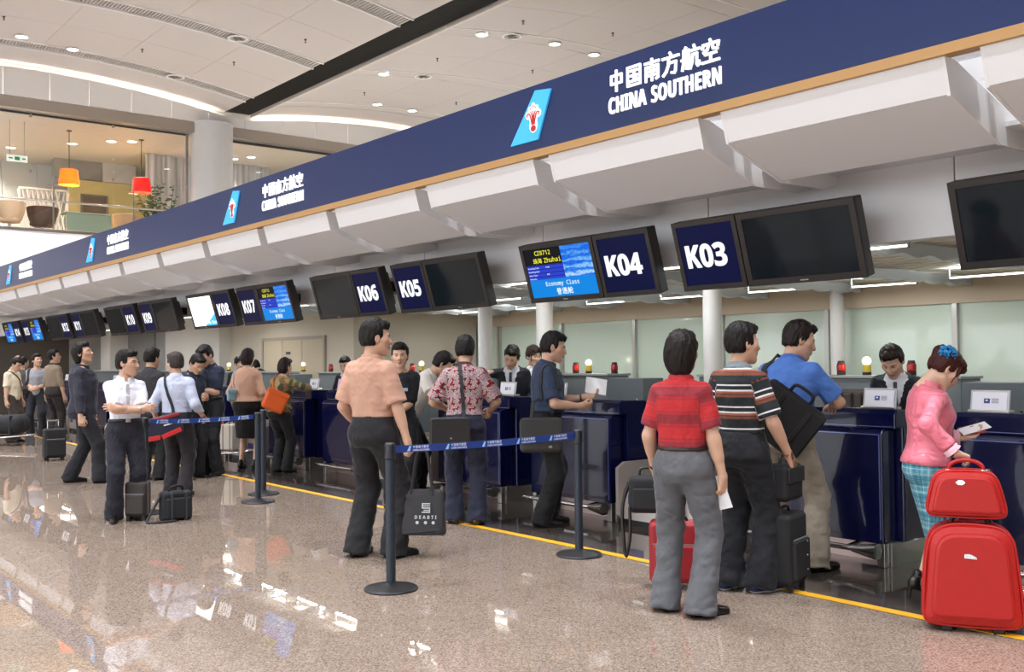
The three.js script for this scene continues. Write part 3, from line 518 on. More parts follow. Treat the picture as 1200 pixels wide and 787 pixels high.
  struct('trim_4', [span(-21.38, -18.4, 1.98, 2.05, -10, -9.95), span(-21.38, -21.3, 0, 1.98, -10, -9.95), span(-18.48, -18.4, 0, 1.98, -10, -9.95)], M(srgb(168, 158, 142), 0.5));
  struct('column_2', span(-26.8, -23.2, 0, 2.66, -10.3, -9.7, 0.02), pale);
  struct('wall_back', span(-29.2, -26.8, 0, 2.66, -10.5, -10.3), M(srgb(190, 190, 188), 0.3, { metalness: 0.5 }));
  struct('wall_back', span(-31.5, -29.2, 0, 2.66, -10.5, -10.25), M(srgb(130, 130, 126), 0.45));
  struct('column_3', span(-32.4, -31.5, 0, 2.66, -10.3, -9.7, 0.02), pale);
  struct('wall_back', span(-34, -32.4, 0, 2.66, -10.5, -10.3), M(srgb(196, 198, 198), 0.3, { metalness: 0.5 }));
}
// ---------------------------------------------------------------- floor line, barriers
tag(obj('floor_line', span(-33.9, 8, 0.0005, 0.003, -5.535, -5.455), M(srgb(238, 176, 30), 0.45)), 'long yellow stripe taped along the floor in front of the counters', 'floor line');
const postMat = M(srgb(44, 52, 62), 0.42, { metalness: 0.35 });
function stanchion(x, z, label) {
  const t = thing('barrier_post', label, 'barrier post', [x, 0, z]);
  obj('base', lathe([[0, 0], [0.178, 0], [0.18, 0.008], [0.17, 0.018], [0.1, 0.03], [0.045, 0.045], [0.04, 0.05], [0, 0.05]], 40), M(srgb(30, 31, 33), 0.4), t);
  obj('pole', cyl(0.032, 0.032, 0.86, 0, 0.045, 0, 28), postMat, t);
  obj('belt_head', lathe([[0, 0.86], [0.034, 0.86], [0.036, 0.87], [0.036, 0.955], [0.03, 0.97], [0, 0.972]], 28), M(srgb(34, 38, 46), 0.4), t);
  obj('slot', [box(0.075, 0.055, 0.012, 0, 0.925, 0), box(0.012, 0.055, 0.075, 0, 0.925, 0)], black, t);
}
stanchion(-5.71, -3.57, 'black barrier post standing nearest, in front of the man with the tote bag');
stanchion(-5.72, -5.28, 'black barrier post at the yellow line, right end of the near belt');
stanchion(-10.2, -4.7, 'black barrier post at the right end of the far belt');
stanchion(-10.24, -3.5, 'black barrier post behind the two small cases, left end of the far belt');
stanchion(-10.75, -5.02, 'barrier post mostly hidden behind the right post of the far belt');
const beltTex = canvasTex(1024, 32, (c, w, h) => {
  c.fillStyle = '#1c3a86'; c.fillRect(0, 0, w, h); c.fillStyle = '#eef4ff'; 
  for (let k = 0; k < 5; k++) { const x = 60 + k * 200; c.fillStyle = '#9fd4ff'; c.beginPath(); c.moveTo(x, 28); c.lineTo(x + 14, 4); c.lineTo(x + 22, 4); c.lineTo(x + 16, 28); c.fill(); c.strokeStyle = '#eef4ff'; hanCanvas(c, ['zhong', 'guo', 'nan', 'fang', 'hang', 'kong'], x + 30, 3, 13, 1.6, 14); c.fillStyle = '#eef4ff'; c.font = 'bold 10px sans-serif'; c.fillText('CHINA SOUTHERN', x + 30, 28, 86); }
});
const beltMat = M(0xffffff, 0.6, { map: beltTex });
function barrierBelt(x, z0, z1, label) {
  const n = 24, g = new THREE.BoxGeometry(Math.abs(z1 - z0), 0.048, 0.003, n, 1, 1), p = g.attributes.position, L = Math.abs(z1 - z0);
  for (let i = 0; i < p.count; i++) p.setY(i, p.getY(i) - 0.012 * (1 - (2 * p.getX(i) / L) ** 2));
  const m = tag(obj('barrier_belt', g.rotateY(Math.PI / 2), beltMat), label, 'barrier belt'); m.position.set(x, 0.925, (z0 + z1) / 2);
}
barrierBelt(-5.715, -3.61, -5.24, 'navy belt with printed tail logos stretched between the two near posts');
barrierBelt(-10.22, -3.54, -4.66, 'navy printed belt stretched between the two far posts');

// ---------------------------------------------------------------- check-in desks
const deskFront = [[-6.72, 0.17], [-6.55, 0.17], [-6.55, 0.955], [-6.58, 0.985], [-6.72, 0.985]];
const deskTop = [[-7.3, 0.17], [-6.73, 0.17], [-6.73, 0.99], [-6.63, 0.99], [-6.63, 1.095], [-6.665, 1.125], [-6.98, 1.115], [-7.26, 0.66], [-7.3, 0.6]];
const seam = M(srgb(120, 130, 190), 0.2, { metalness: 0.4 });
function makeDesk() {
  const t = thing('check_in_desk', '', 'check-in desk', [0, 0, 0], 0);
  obj('body', along(deskFront.map(([z, y]) => [z, y]), -0.58, 0.56, 0.012), navyLacquer, t);
  obj('ledge', along(deskTop, -0.6, 0.62, 0.012), navyLacquer, t);
  obj('edge_strip', [span(0.535, 0.541, 0.2, 0.95, -6.551, -6.545), span(-0.56, 0.54, 0.946, 0.952, -6.551, -6.545), span(-0.58, 0.6, 1.0, 1.004, -6.633, -6.628)], seam, t);
  obj('kick_panel', [span(-0.56, 0.56, 0.0, 0.16, -6.8, -6.77)], M(srgb(206, 180, 172), 0.3, { metalness: 0.5 }), t);
  obj('leg', [span(0.5, 0.56, 0, 0.17, -6.62, -6.56, 0.006)], steel, t); obj('leg', [span(-0.57, -0.51, 0, 0.17, -6.62, -6.56, 0.006)], steel, t);
  obj('rear_panel', span(0.56, 0.575, 0, 0.17, -7.28, -6.63), steel, t); obj('rear_panel', span(-0.585, -0.57, 0, 0.17, -7.28, -6.63), steel, t);
  const br = obj('bumper_rail', [rod(V(-0.6, 0.13, -6.47), V(0.38, 0.13, -6.47), 0.022), rod(V(-0.45, 0.13, -6.47), V(-0.45, 0.15, -6.7), 0.014), rod(V(0.3, 0.13, -6.47), V(0.3, 0.15, -6.7), 0.014)], chrome, t);
  obj('bumper_end', rod(V(0.36, 0.13, -6.47), V(0.56, 0.13, -6.47), 0.028, 0.062, 6), chrome, br);
  obj('vent_plate', [span(0.25, 0.45, 0.04, 0.1, -6.765, -6.76)], midGrey, t);
  return t;
}
const cardTex = canvasTex(128, 96, (c, w, h) => { c.fillStyle = '#e4e6ee'; c.fillRect(0, 0, w, h); c.fillStyle = '#27407c'; c.fillRect(44, 34, 22, 26); c.fillStyle = '#eef'; c.fillRect(50, 40, 8, 8); c.fillStyle = '#556'; for (let k = 0; k < 4; k++) c.fillRect(72, 34 + k * 7, 26, 3); });
const pinkTex = canvasTex(64, 48, (c, w, h) => { c.fillStyle = '#e8b8d8'; c.fillRect(0, 0, w, h); c.fillStyle = '#d49ac4'; c.fillRect(8, 8, 48, 3); c.fillRect(8, 16, 40, 3); });
function makeSign(map) {
  const t = thing('counter_sign', '', 'sign', [0, 0, 0], 0);
  const lean = (g) => tf(g, 0, 0.075, 0, -10 * RAD, 0, 0);
  obj('frame', [lean(box(0.27, 0.155, 0.02, 0, 0, 0, 0.01))], M(srgb(178, 180, 182), 0.35, { metalness: 0.4 }), t);
  obj('card', lean(box(0.235, 0.122, 0.004, 0, 0, 0.0105)), M(0xffffff, 0.5, { map }), t);
  obj('foot', box(0.28, 0.02, 0.09, 0, 0.008, -0.005, 0.006), steel, t);
  return t;
}
function makeConveyor() {
  const t = thing('baggage_conveyor', '', 'conveyor', [0, 0, 0], 0);
  const w = 0.72;
  obj('side_plate', [along([[-8.2, 0.06], [-6.5, 0.06], [-6.46, 0.1], [-6.46, 0.52], [-6.55, 0.57], [-8.2, 0.57]], -w / 2, -w / 2 + 0.035)], brushed, t);
  obj('side_plate', [along([[-8.2, 0.06], [-6.5, 0.06], [-6.46, 0.1], [-6.46, 0.52], [-6.55, 0.57], [-8.2, 0.57]], w / 2 - 0.035, w / 2)], brushed, t);
  obj('front_panel', [span(-w / 2 + 0.04, w / 2 - 0.04, 0.06, 0.3, -6.54, -6.52)], brushed, t);
  obj('belt', [tf(box(w - 0.09, 0.03, 1.6, 0, 0, 0), 0, 0.33, -7.36)], M(srgb(40, 40, 42), 0.8), t);
  obj('roller', rod(V(-w / 2 + 0.04, 0.32, -6.55), V(w / 2 - 0.04, 0.32, -6.55), 0.03), steel, t);
  obj('notice', span(-w / 2 + 0.1, -w / 2 + 0.28, 0.2, 0.28, -6.519, -6.515), M(srgb(40, 52, 130), 0.4), t);
  obj('plinth', span(-w / 2 + 0.03, w / 2 - 0.03, 0, 0.06, -8.15, -6.6), darkGrey, t);
  return t;
}
const deskNames = ['nearest the pink jacket', 'left of the stainless conveyor by the red shirt', 'behind the floral shirt', 'behind the beige shirt', 'under the orange bag'];
{
  const desk = makeDesk(), sign = makeSign(cardTex), pinkSign = makeSign(pinkTex), conv = makeConveyor();
  let n = 0, m = 0, c = 0, q = 0;
  const words = (x) => {
    if (x > -3) return ['navy lacquered check-in desk at the right edge behind the red suitcases', 'small silver framed sign on the desk at the right edge'];
    if (x > -5) return ['navy lacquered check-in desk between the blue polo and the pink jacket', 'small silver framed sign beside the clerk in the dark suit'];
    if (x > -8) return ['navy lacquered check-in desk between the navy polo and the red shirt', 'small silver framed sign hidden behind the navy polo'];
    if (x > -9.3) return ['navy lacquered check-in desk behind the floral shirt and the navy polo', 'small framed sign below the pointing clerk'];
    if (x > -12) return ['navy lacquered check-in desk right behind the beige shirt', 'pink card in a small frame left of the beige shirt'];
    if (x > -13.6) return ['navy lacquered check-in desk where the woman with the orange bag leans', 'small framed sign beside the woman with the orange bag'];
    return null;
  };
  const xs = [];
  for (let k = 0; k < 6; k++) { xs.push([-2.82 - PAIRP * k, 'b'], [-4.465 - PAIRP * k, 'a']); }
  xs.forEach(([x, type], i) => {
    const w = words(x), label = w ? w[0] : 'distant navy check-in desk beyond the woman in the peach jacket', sl = w ? w[1] : 'distant small framed sign on a far check-in desk';
    const d = i ? copyOf(desk, label, x, 0, 0) : (desk.position.x = x, desk.userData.label = label, desk);
    if (type === 'a') d.position.x -= 0.0;
    if (!w) d.userData.group = 'far check-in desks';
    const pink = x < -10 && x > -12, src = pink ? pinkSign : sign, used = pink ? q++ : m++;
    const s = used ? copyOf(src, sl, 0, 0, 0) : (src.userData.label = sl, src);
    if (!w) s.userData.group = 'signs on the far desks';
    s.position.set(type === 'a' ? x + 0.41 : x - 0.42, 1.122, -6.79);
  });
  for (let k = 0; k < 6; k++) for (const [x, lab] of [[-6.14 - PAIRP * k, ['stainless baggage conveyor left of the red shirt', 'stainless baggage conveyor behind the black T-shirt', 'stainless baggage conveyor left of the woman with the orange bag']], [-5.42 - PAIRP * k, ['stainless baggage conveyor hidden behind the striped shirt', 'stainless baggage conveyor between the white polo and the floral shirt', 'stainless baggage conveyor behind the woman with the orange bag']]]) {
    const l = lab[k] ?? 'distant stainless baggage conveyor beyond the peach jacket';
    const o = c++ ? copyOf(conv, l, x, 0, 0) : (conv.position.x = x, conv.userData.label = l, conv);
    if (!lab[k]) o.userData.group = 'far baggage conveyors';
  }
  // back counter: grey cabinets behind the clerks, one per desk pair
  for (let k = 0; k < 6; k++) {
    const x1 = -8.13 - PAIRP * (k - 1) , x0 = x1 - 3.6;
    const t = thing('back_counter', ['grey back cabinet behind the clerk in the dark suit', 'grey back cabinet behind the navy polo and the floral shirt', 'grey back cabinet behind the beige shirt', 'grey back cabinet beyond the woman with the orange bag'][k] ?? 'distant grey back cabinet behind the far desks', 'cabinet', [0, 0, 0], 0, k > 3 ? 'far back cabinets' : undefined);
    const gm = M(srgb(104, 110, 112), 0.4);
    obj('carcass', span(x0, x1 - 0.62, 0, 1.3, -8.95, -8.6, 0.01), gm, t);
    for (let j = 0; j < 3; j++) obj('door', span(x0 + 0.02 + j * 0.98, x0 + 0.98 + j * 0.98, 0.1, 0.95, -8.6, -8.58, 0.006), M(srgb(96, 100, 102), 0.4), t);
    obj('worktop', span(x0 - 0.01, x1 - 0.61, 1.3, 1.325, -8.98, -8.57, 0.006), M(srgb(150, 152, 150), 0.35), t);
    obj('tall_panel', span(x1 - 0.6, x1, 0, 1.275, -8.9, -8.55, 0.01), M(srgb(92, 100, 104), 0.4), t);
    obj('lock', [tf(cyl(0.018, 0.018, 0.02, 0, 0, 0), x1 - 0.08, 0.98, -8.545, Math.PI / 2, 0, 0), tf(cyl(0.012, 0.012, 0.02, 0, 0, 0), x1 - 0.08, 1.03, -8.545, Math.PI / 2, 0, 0)], chrome, t);
  }
  // low computer cabinets between desk and clerk
}
// beacons on the back cabinets: red jars and pale lamps
function beacon(x, type, label, group) {
  const t = thing('beacon', label, 'beacon', [x, 1.326, -8.75], 0, group);
  obj('base', cyl(0.042, 0.042, 0.03, 0, 0, 0), black, t);
  if (type === 'red') { obj('jar', lathe([[0, 0.03], [0.04, 0.03], [0.043, 0.05], [0.043, 0.1], [0.036, 0.115], [0, 0.115]], 20), M(srgb(150, 20, 18), 0.2), t); obj('cap', cyl(0.036, 0.03, 0.025, 0, 0.115, 0), black, t); }
  else { obj('collar', cyl(0.04, 0.038, 0.07, 0, 0.03, 0), M(srgb(200, 170, 40), 0.4), t); obj('lamp', ball(0.045, 0, 0.135, 0), M(srgb(240, 238, 225), 0.4, { emissive: new THREE.Color(1, 0.95, 0.8), emissiveIntensity: 0.8 }), t); const l = new THREE.PointLight(0xfff0d0, 0.4, 0, 2); l.position.set(0, 0.135, 0); t.add(l); }
}
beacon(-5.64, 'red', 'small red beacon jar on the back cabinet left of the clerk'); beacon(-5.36, 'pale', 'round pale lamp on a yellow collar left of the clerk'); beacon(-4.9, 'red', 'small red beacon jar just right of the clerk');
beacon(-9.5, 'red', 'small red beacon jar right of the navy polo'); beacon(-9.26, 'pale', 'round pale lamp between two red jars above the papers'); beacon(-8.8, 'red', 'small red beacon jar left of the red shirt');
beacon(-13.05, 'pale', 'round pale lamp beside the black T-shirt'); beacon(-13.32, 'red', 'small red beacon jar behind the black T-shirt');
beacon(-17.93, 'red', 'small red beacon jar above the orange bag', 'red jars beyond the orange bag'); beacon(-17.0, 'pale', 'round pale lamp between the two red jars above the orange bag'); beacon(-15.95, 'red', 'small red beacon jar between the orange bag and the pink card');
beacon(-20.4, 'pale', 'pale round lamp above the far desks left of the navy pair', 'lamps over the far desks'); beacon(-21.6, 'red', 'red jar beyond the head of the balding man', 'lamps over the far desks'); beacon(-25.2, 'pale', 'farthest pale round lamp over the desks', 'lamps over the far desks');
// ---------------------------------------------------------------- bodies as smooth fields, meshed by surface nets
const sub = (a, b) => [a[0] - b[0], a[1] - b[1], a[2] - b[2]], add = (a, b) => [a[0] + b[0], a[1] + b[1], a[2] + b[2]], mul = (a, k) => [a[0] * k, a[1] * k, a[2] * k];
const dot = (a, b) => a[0] * b[0] + a[1] * b[1] + a[2] * b[2], len = (a) => Math.hypot(...a), unit = (a) => mul(a, 1 / (len(a) || 1)), mix = (a, b, t) => a.map((v, i) => v + (b[i] - v) * t);
const cross = (a, b) => [a[1] * b[2] - a[2] * b[1], a[2] * b[0] - a[0] * b[2], a[0] * b[1] - a[1] * b[0]];
const smin = (a, b, k) => { const h = Math.max(k - Math.abs(a - b), 0) / k; return Math.min(a, b) - h * h * k * 0.25; };
// tapered bar; flatEnd cuts it square at b
function cap(a, b, r1, r2, flatEnd = false) {
  const d = sub(b, a), L = len(d) || 1e-6, [ux, uy, uz] = mul(d, 1 / L);
  return (x, y, z) => {
    const px = x - a[0], py = y - a[1], pz = z - a[2], s = px * ux + py * uy + pz * uz;
    const t = Math.max(0, Math.min(flatEnd ? L * 1.3 : L, s)), q = Math.min(t / L, 1);
    const dd = Math.sqrt((px - ux * t) ** 2 + (py - uy * t) ** 2 + (pz - uz * t) ** 2) - (r1 + (r2 - r1) * q);
    return flatEnd ? Math.max(dd, s - L) : dd;
  };
}
const ell = (c, r, rot) => {                               // ellipsoid, optionally turned by a 3x3 given as three row axes
  const m = Math.min(...r);
  return (x, y, z) => {
    let p = [x - c[0], y - c[1], z - c[2]]; if (rot) p = [dot(p, rot[0]), dot(p, rot[1]), dot(p, rot[2])];
    const k = Math.sqrt((p[0] / r[0]) ** 2 + (p[1] / r[1]) ** 2 + (p[2] / r[2]) ** 2);
    return k < 1e-5 ? -m : (k - 1) * (k > 1 ? Math.min(m * 1.6, len(p) / k) : m);
  };
};
const uni = (k, ...f) => (x, y, z) => { let d = f[0](x, y, z); for (let i = 1; i < f.length; i++) d = k ? smin(d, f[i](x, y, z), k) : Math.min(d, f[i](x, y, z)); return d; };
const cutBy = (f, n, at) => { const o = dot(n, at); return (x, y, z) => Math.max(f(x, y, z), x * n[0] + y * n[1] + z * n[2] - o); };  // keeps the side n points away from
const minus = (f, g, k = 0) => (x, y, z) => (k ? -smin(-f(x, y, z), g(x, y, z), k) : Math.max(f(x, y, z), -g(x, y, z)));
const grown = (f, e) => (x, y, z) => f(x, y, z) - e;
function surf(f, lo, hi, c) {
  const X = Math.ceil((hi[0] - lo[0]) / c) + 2, Y = Math.ceil((hi[1] - lo[1]) / c) + 2, Z = Math.ceil((hi[2] - lo[2]) / c) + 2, W = new Float32Array(X * Y * Z), B = 4, R = 2.6 * c * 1.5 + c;
  for (let k = 0; k < Z; k += B) for (let j = 0; j < Y; j += B) for (let i = 0; i < X; i += B) {
    const m = f(lo[0] + (i + 1.5) * c, lo[1] + (j + 1.5) * c, lo[2] + (k + 1.5) * c), far = Math.abs(m) > R;
    for (let kk = k; kk < Math.min(k + B, Z); kk++) for (let jj = j; jj < Math.min(j + B, Y); jj++) for (let ii = i; ii < Math.min(i + B, X); ii++) W[(kk * Y + jj) * X + ii] = far ? m : f(lo[0] + ii * c, lo[1] + jj * c, lo[2] + kk * c);
  }
  const id = new Int32Array(X * Y * Z).fill(-1), pos = [], idx = [], o = [0, 1, X, X + 1, X * Y, X * Y + 1, X * Y + X, X * Y + X + 1];
  const E = [[0, 1], [2, 3], [4, 5], [6, 7], [0, 2], [1, 3], [4, 6], [5, 7], [0, 4], [1, 5], [2, 6], [3, 7]];
  for (let k = 0; k < Z - 1; k++) for (let j = 0; j < Y - 1; j++) for (let i = 0; i < X - 1; i++) {
    const at = (k * Y + j) * X + i; let s = 0;
    for (let n = 0; n < 8; n++) if (W[at + o[n]] < 0) s++;
    if (!s || s === 8) continue;
    let x = 0, y = 0, z = 0, q = 0;
    for (const [a, b] of E) {
      const va = W[at + o[a]], vb = W[at + o[b]];
      if ((va < 0) === (vb < 0)) continue;
      const t = va / (va - vb); q++;
      x += (a & 1) + ((b & 1) - (a & 1)) * t; y += (a >> 1 & 1) + ((b >> 1 & 1) - (a >> 1 & 1)) * t; z += (a >> 2) + ((b >> 2) - (a >> 2)) * t;
    }
    id[at] = pos.length / 3; pos.push(lo[0] + (i + x / q) * c, lo[1] + (j + y / q) * c, lo[2] + (k + z / q) * c);
  }
  const quad = (a, b, c2, d, flip) => { if (a < 0 || b < 0 || c2 < 0 || d < 0) return; flip ? idx.push(a, c2, b, a, d, c2) : idx.push(a, b, c2, a, c2, d); };
  for (let k = 1; k < Z - 1; k++) for (let j = 1; j < Y - 1; j++) for (let i = 1; i < X - 1; i++) {
    const at = (k * Y + j) * X + i, v = W[at] < 0;
    if (v !== W[at + 1] < 0) quad(id[at], id[at - X], id[at - X - X * Y], id[at - X * Y], v);
    if (v !== W[at + X] < 0) quad(id[at], id[at - X * Y], id[at - 1 - X * Y], id[at - 1], v);
    if (v !== W[at + X * Y] < 0) quad(id[at], id[at - 1], id[at - 1 - X], id[at - X], v);
  }
  const g = new THREE.BufferGeometry();
  g.setAttribute('position', new THREE.BufferAttribute(new Float32Array(pos), 3));
  g.setIndex(idx); g.computeVertexNormals(); g.userData.ready = true; return g;
}
function paint(g, fn) {                                    // vertex colours (linear) from a function of position
  const p = g.attributes.position, c = new Float32Array(p.count * 3);
  for (let i = 0; i < p.count; i++) { const k = fn(p.getX(i), p.getY(i), p.getZ(i)); c[3 * i] = k[0]; c[3 * i + 1] = k[1]; c[3 * i + 2] = k[2]; }
  g.setAttribute('color', new THREE.BufferAttribute(c, 3)); return g;
}
function mapUv(g, fn) { const p = g.attributes.position, u = new Float32Array(p.count * 2); for (let i = 0; i < p.count; i++) { const k = fn(p.getX(i), p.getY(i), p.getZ(i)); u[2 * i] = k[0]; u[2 * i + 1] = k[1]; } g.setAttribute('uv', new THREE.BufferAttribute(u, 2)); return g; }
function rows(yaw, pitch, roll, base) {                     // three axes (left, up, forward) turned from a base frame
  const m = new THREE.Matrix4().makeRotationFromEuler(new THREE.Euler(pitch * RAD, yaw * RAD, roll * RAD, 'YXZ'));
  const b = new THREE.Matrix4().makeBasis(V(...base[0]), V(...base[1]), V(...base[2])).multiply(m), e = b.elements;
  return [[e[0], e[1], e[2]], [e[4], e[5], e[6]], [e[8], e[9], e[10]]];
}
function bend(a, t, l1, l2, hint) {                         // two bones from a towards t; returns [middle, end]
  let d = sub(t, a), L = len(d); const m = (l1 + l2) * 0.999; if (L > m) { d = mul(d, m / L); L = m; }
  const u = mul(d, 1 / L), x = (l1 * l1 - l2 * l2 + L * L) / (2 * L), h = Math.sqrt(Math.max(l1 * l1 - x * x, 0));
  const v = unit(sub(hint, mul(u, dot(hint, u))));
  return [add(a, add(mul(u, x), mul(v, h))), add(a, d)];
}
const weave = dataTex(64, (u, v, i, j) => { const k = 0.5 + 0.25 * ((i + j) % 2) + 0.25 * rnd(); return [k, k, k]; }, false);
const c6 = tileNoise(6, 11), c14 = tileNoise(14, 12), c40 = tileNoise(40, 13);
// soft creases running across and down the cloth, with the weave on top
const crease = dataTex(256, (u, v) => { const a = c6(u + 0.15 * c14(v, u), v), b = c14(u * 1 + 0.1 * c6(v, u), v); const k = 0.5 * (1 - Math.abs(2 * a - 1)) + 0.32 * (1 - Math.abs(2 * b - 1)) + 0.18 * c40(u, v); return [k, k, k]; }, false);
const skinMat = M(0xffffff, 0.5, { vertexColors: true }), hairCache = new Map(), clothCache = new Map();
const SKIN = [0.60, 0.365, 0.25], SKIN2 = [0.66, 0.43, 0.31];
function cloth(colour, rough = 0.85, sheen = 0.3) {
  const key = colour.getHexString() + rough + sheen;
  if (!clothCache.has(key)) clothCache.set(key, M(colour, rough, { bumpMap: rep(crease, 1.8, 1.3), bumpScale: 0.012, sheen, sheenRoughness: 0.6, sheenColor: new THREE.Color(1, 1, 1) }));
  return clothCache.get(key);
}
const planar = (x, y, z) => [x + z * 0.7, y];
// torso: elliptic sections along a line from the pelvis to the neck base; rows of [t, half width, half depth, forward shift]
const MALE = [[-0.2, 0.12, 0.10, -0.014], [-0.08, 0.148, 0.118, -0.016], [0.03, 0.151, 0.116, -0.010], [0.25, 0.138, 0.104, 0.004], [0.45, 0.143, 0.110, 0.006], [0.65, 0.155, 0.116, 0.004], [0.8, 0.146, 0.104, -0.006], [0.9, 0.112, 0.082, -0.014], [0.97, 0.078, 0.068, -0.012], [1.03, 0.062, 0.06, -0.006]];
const FEMALE = [[-0.2, 0.13, 0.10, -0.01], [-0.08, 0.168, 0.122, -0.012], [0.03, 0.166, 0.118, -0.01], [0.27, 0.127, 0.094, 0.002], [0.45, 0.134, 0.1, 0.006], [0.62, 0.148, 0.118, 0.016], [0.8, 0.148, 0.094, -0.002], [0.9, 0.125, 0.076, -0.012], [0.97, 0.075, 0.06, -0.012], [1.03, 0.052, 0.052, -0.006]];
function trunk(P, N, frame, prof, grow = 0, wide = 1, deep = 1, belly = 0) {
  const [r, , f0] = frame, ax = sub(N, P), L = len(ax), u = mul(ax, 1 / L), f = unit(sub(f0, mul(u, dot(f0, u))));
  const tMin = prof[0][0], tMax = prof[prof.length - 1][0];
  return (x, y, z) => {
    const px = x - P[0], py = y - P[1], pz = z - P[2], t = (px * u[0] + py * u[1] + pz * u[2]) / L, q = Math.max(tMin, Math.min(tMax, t));
    let i = 0; while (i < prof.length - 2 && prof[i + 1][0] < q) i++;
    const a = prof[i], b = prof[i + 1]; let s = (q - a[0]) / (b[0] - a[0]); s = s * s * (3 - 2 * s);
    const bl = belly * Math.exp(-(((q - 0.2) / 0.22) ** 2));
    const w = (a[1] + (b[1] - a[1]) * s) * wide + grow, d = (a[2] + (b[2] - a[2]) * s) * deep + grow + bl * 0.5, o = a[3] + (b[3] - a[3]) * s + bl * 0.5;
    const lx = px * r[0] + py * r[1] + pz * r[2], lz = px * f[0] + py * f[1] + pz * f[2] - o;
    const k = Math.sqrt((lx / w) ** 2 + (lz / d) ** 2), side = (k - 1) * Math.min(w, d), over = (t - q) * L;
    return over === 0 ? side : Math.sqrt(Math.max(side, 0) ** 2 + over * over) + Math.min(side, 0) * 0.2;
  };
}
// head in its own axes: left, up, forward; 0 is the middle between the ears
function headField(female) {
  const j = female ? 0.93 : 1, parts = [];
  let f = uni(0.03, ell([0, 0.036, -0.012], [0.074, 0.088, 0.092]), ell([0, -0.03, 0.022], [0.060 * j, 0.082, 0.07]), cap([0.046 * j, -0.055, 0.004], [0.014, -0.101, 0.06], 0.018, 0.018), cap([-0.046 * j, -0.055, 0.004], [-0.014, -0.101, 0.06], 0.018, 0.018), cap([0.03, -0.022, 0.066], [0.05, -0.012, 0.045], 0.018, 0.02), cap([-0.03, -0.022, 0.066], [-0.05, -0.012, 0.045], 0.018, 0.02));
  f = uni(0.03, f, cap([0, -0.07, -0.03], [0, -0.2, -0.045], 0.05 * j, 0.053 * j));
  f = minus(f, uni(0.01, ell([0.031, 0.006, 0.098], [0.02, 0.013, 0.022]), ell([-0.031, 0.006, 0.098], [0.02, 0.013, 0.022])), 0.018);
  f = uni(0.012, f, cap([0.048, 0.026, 0.070], [0.014, 0.024, 0.085], 0.006, 0.007), cap([-0.048, 0.026, 0.070], [-0.014, 0.024, 0.085], 0.006, 0.007), cap([0, 0.014, 0.086], [0, -0.028, 0.103], 0.008, 0.0125), ell([0.012, -0.031, 0.092], [0.0095, 0.008, 0.011]), ell([-0.012, -0.031, 0.092], [0.0095, 0.008, 0.011]));
  f = uni(0.006, f, cap([0.018, -0.0575, 0.083], [0, -0.0555, 0.091], 0.005, 0.0065), cap([-0.018, -0.0575, 0.083], [0, -0.0555, 0.091], 0.005, 0.0065), cap([0.015, -0.067, 0.082], [0, -0.069, 0.088], 0.006, 0.0075), cap([-0.015, -0.067, 0.082], [0, -0.069, 0.088], 0.006, 0.0075));
  f = uni(0.003, f, ell([0.030, 0.004, 0.073], [0.0135, 0.0105, 0.0125]), ell([-0.030, 0.004, 0.073], [0.0135, 0.0105, 0.0125]));
  for (const s of [1, -1]) {
    const ear = minus(ell([s * 0.078, -0.004, -0.012], [0.010, 0.032, 0.02], [unit([s, 0, 0.35]), [0, 1, 0], unit([-0.35 * s, 0, 1])]), ell([s * 0.088, -0.002, -0.008], [0.008, 0.02, 0.011]), 0.006);
    f = uni(0.008, f, ear);
  }
  return f;
}
function faceColour(tone, female) {
  const lip = female ? [0.5, 0.12, 0.12] : [0.42, 0.16, 0.12];
  return (x, y, z) => {
    const ax = Math.abs(x); let c = tone;
    const near = (cx, cy, rx, ry) => ((ax - cx) / rx) ** 2 + ((y - cy) / ry) ** 2;
    if (z > 0.03) {
      const ck = Math.exp(-near(0.042, -0.03, 0.022, 0.02)); c = mix(c, [tone[0] * 1.04, tone[1] * 0.9, tone[2] * 0.88], ck * 0.6);
      const lp = near(0, -0.062, 0.021, 0.0105); if (lp < 1 && z > 0.07) c = mix(lip, tone, Math.max(0, lp * 2 - 1));
      if (Math.abs(y + 0.0625) < 0.0018 && ax < 0.02 && z > 0.07) c = mul(lip, 0.5);
      const brow = near(0.031, 0.0265 - (ax - 0.03) ** 2 * 4, 0.018, 0.0042); if (brow < 1) c = [0.05, 0.035, 0.028];
      const eye = near(0.030, 0.0035, 0.0125, 0.0042);
      if (eye < 1) { const iris = (ax - 0.030) ** 2 + (y - 0.0042) ** 2 < 0.0056 ** 2; c = iris ? [0.012, 0.008, 0.006] : [0.5, 0.44, 0.40]; }
      else if (near(0.030, 0.0068, 0.0145, 0.0036) < 1) c = [0.08, 0.05, 0.04];
      if (near(0.009, -0.041, 0.004, 0.0028) < 1 && z > 0.08) c = [0.14, 0.06, 0.045];
    }
    return c;
  };
}
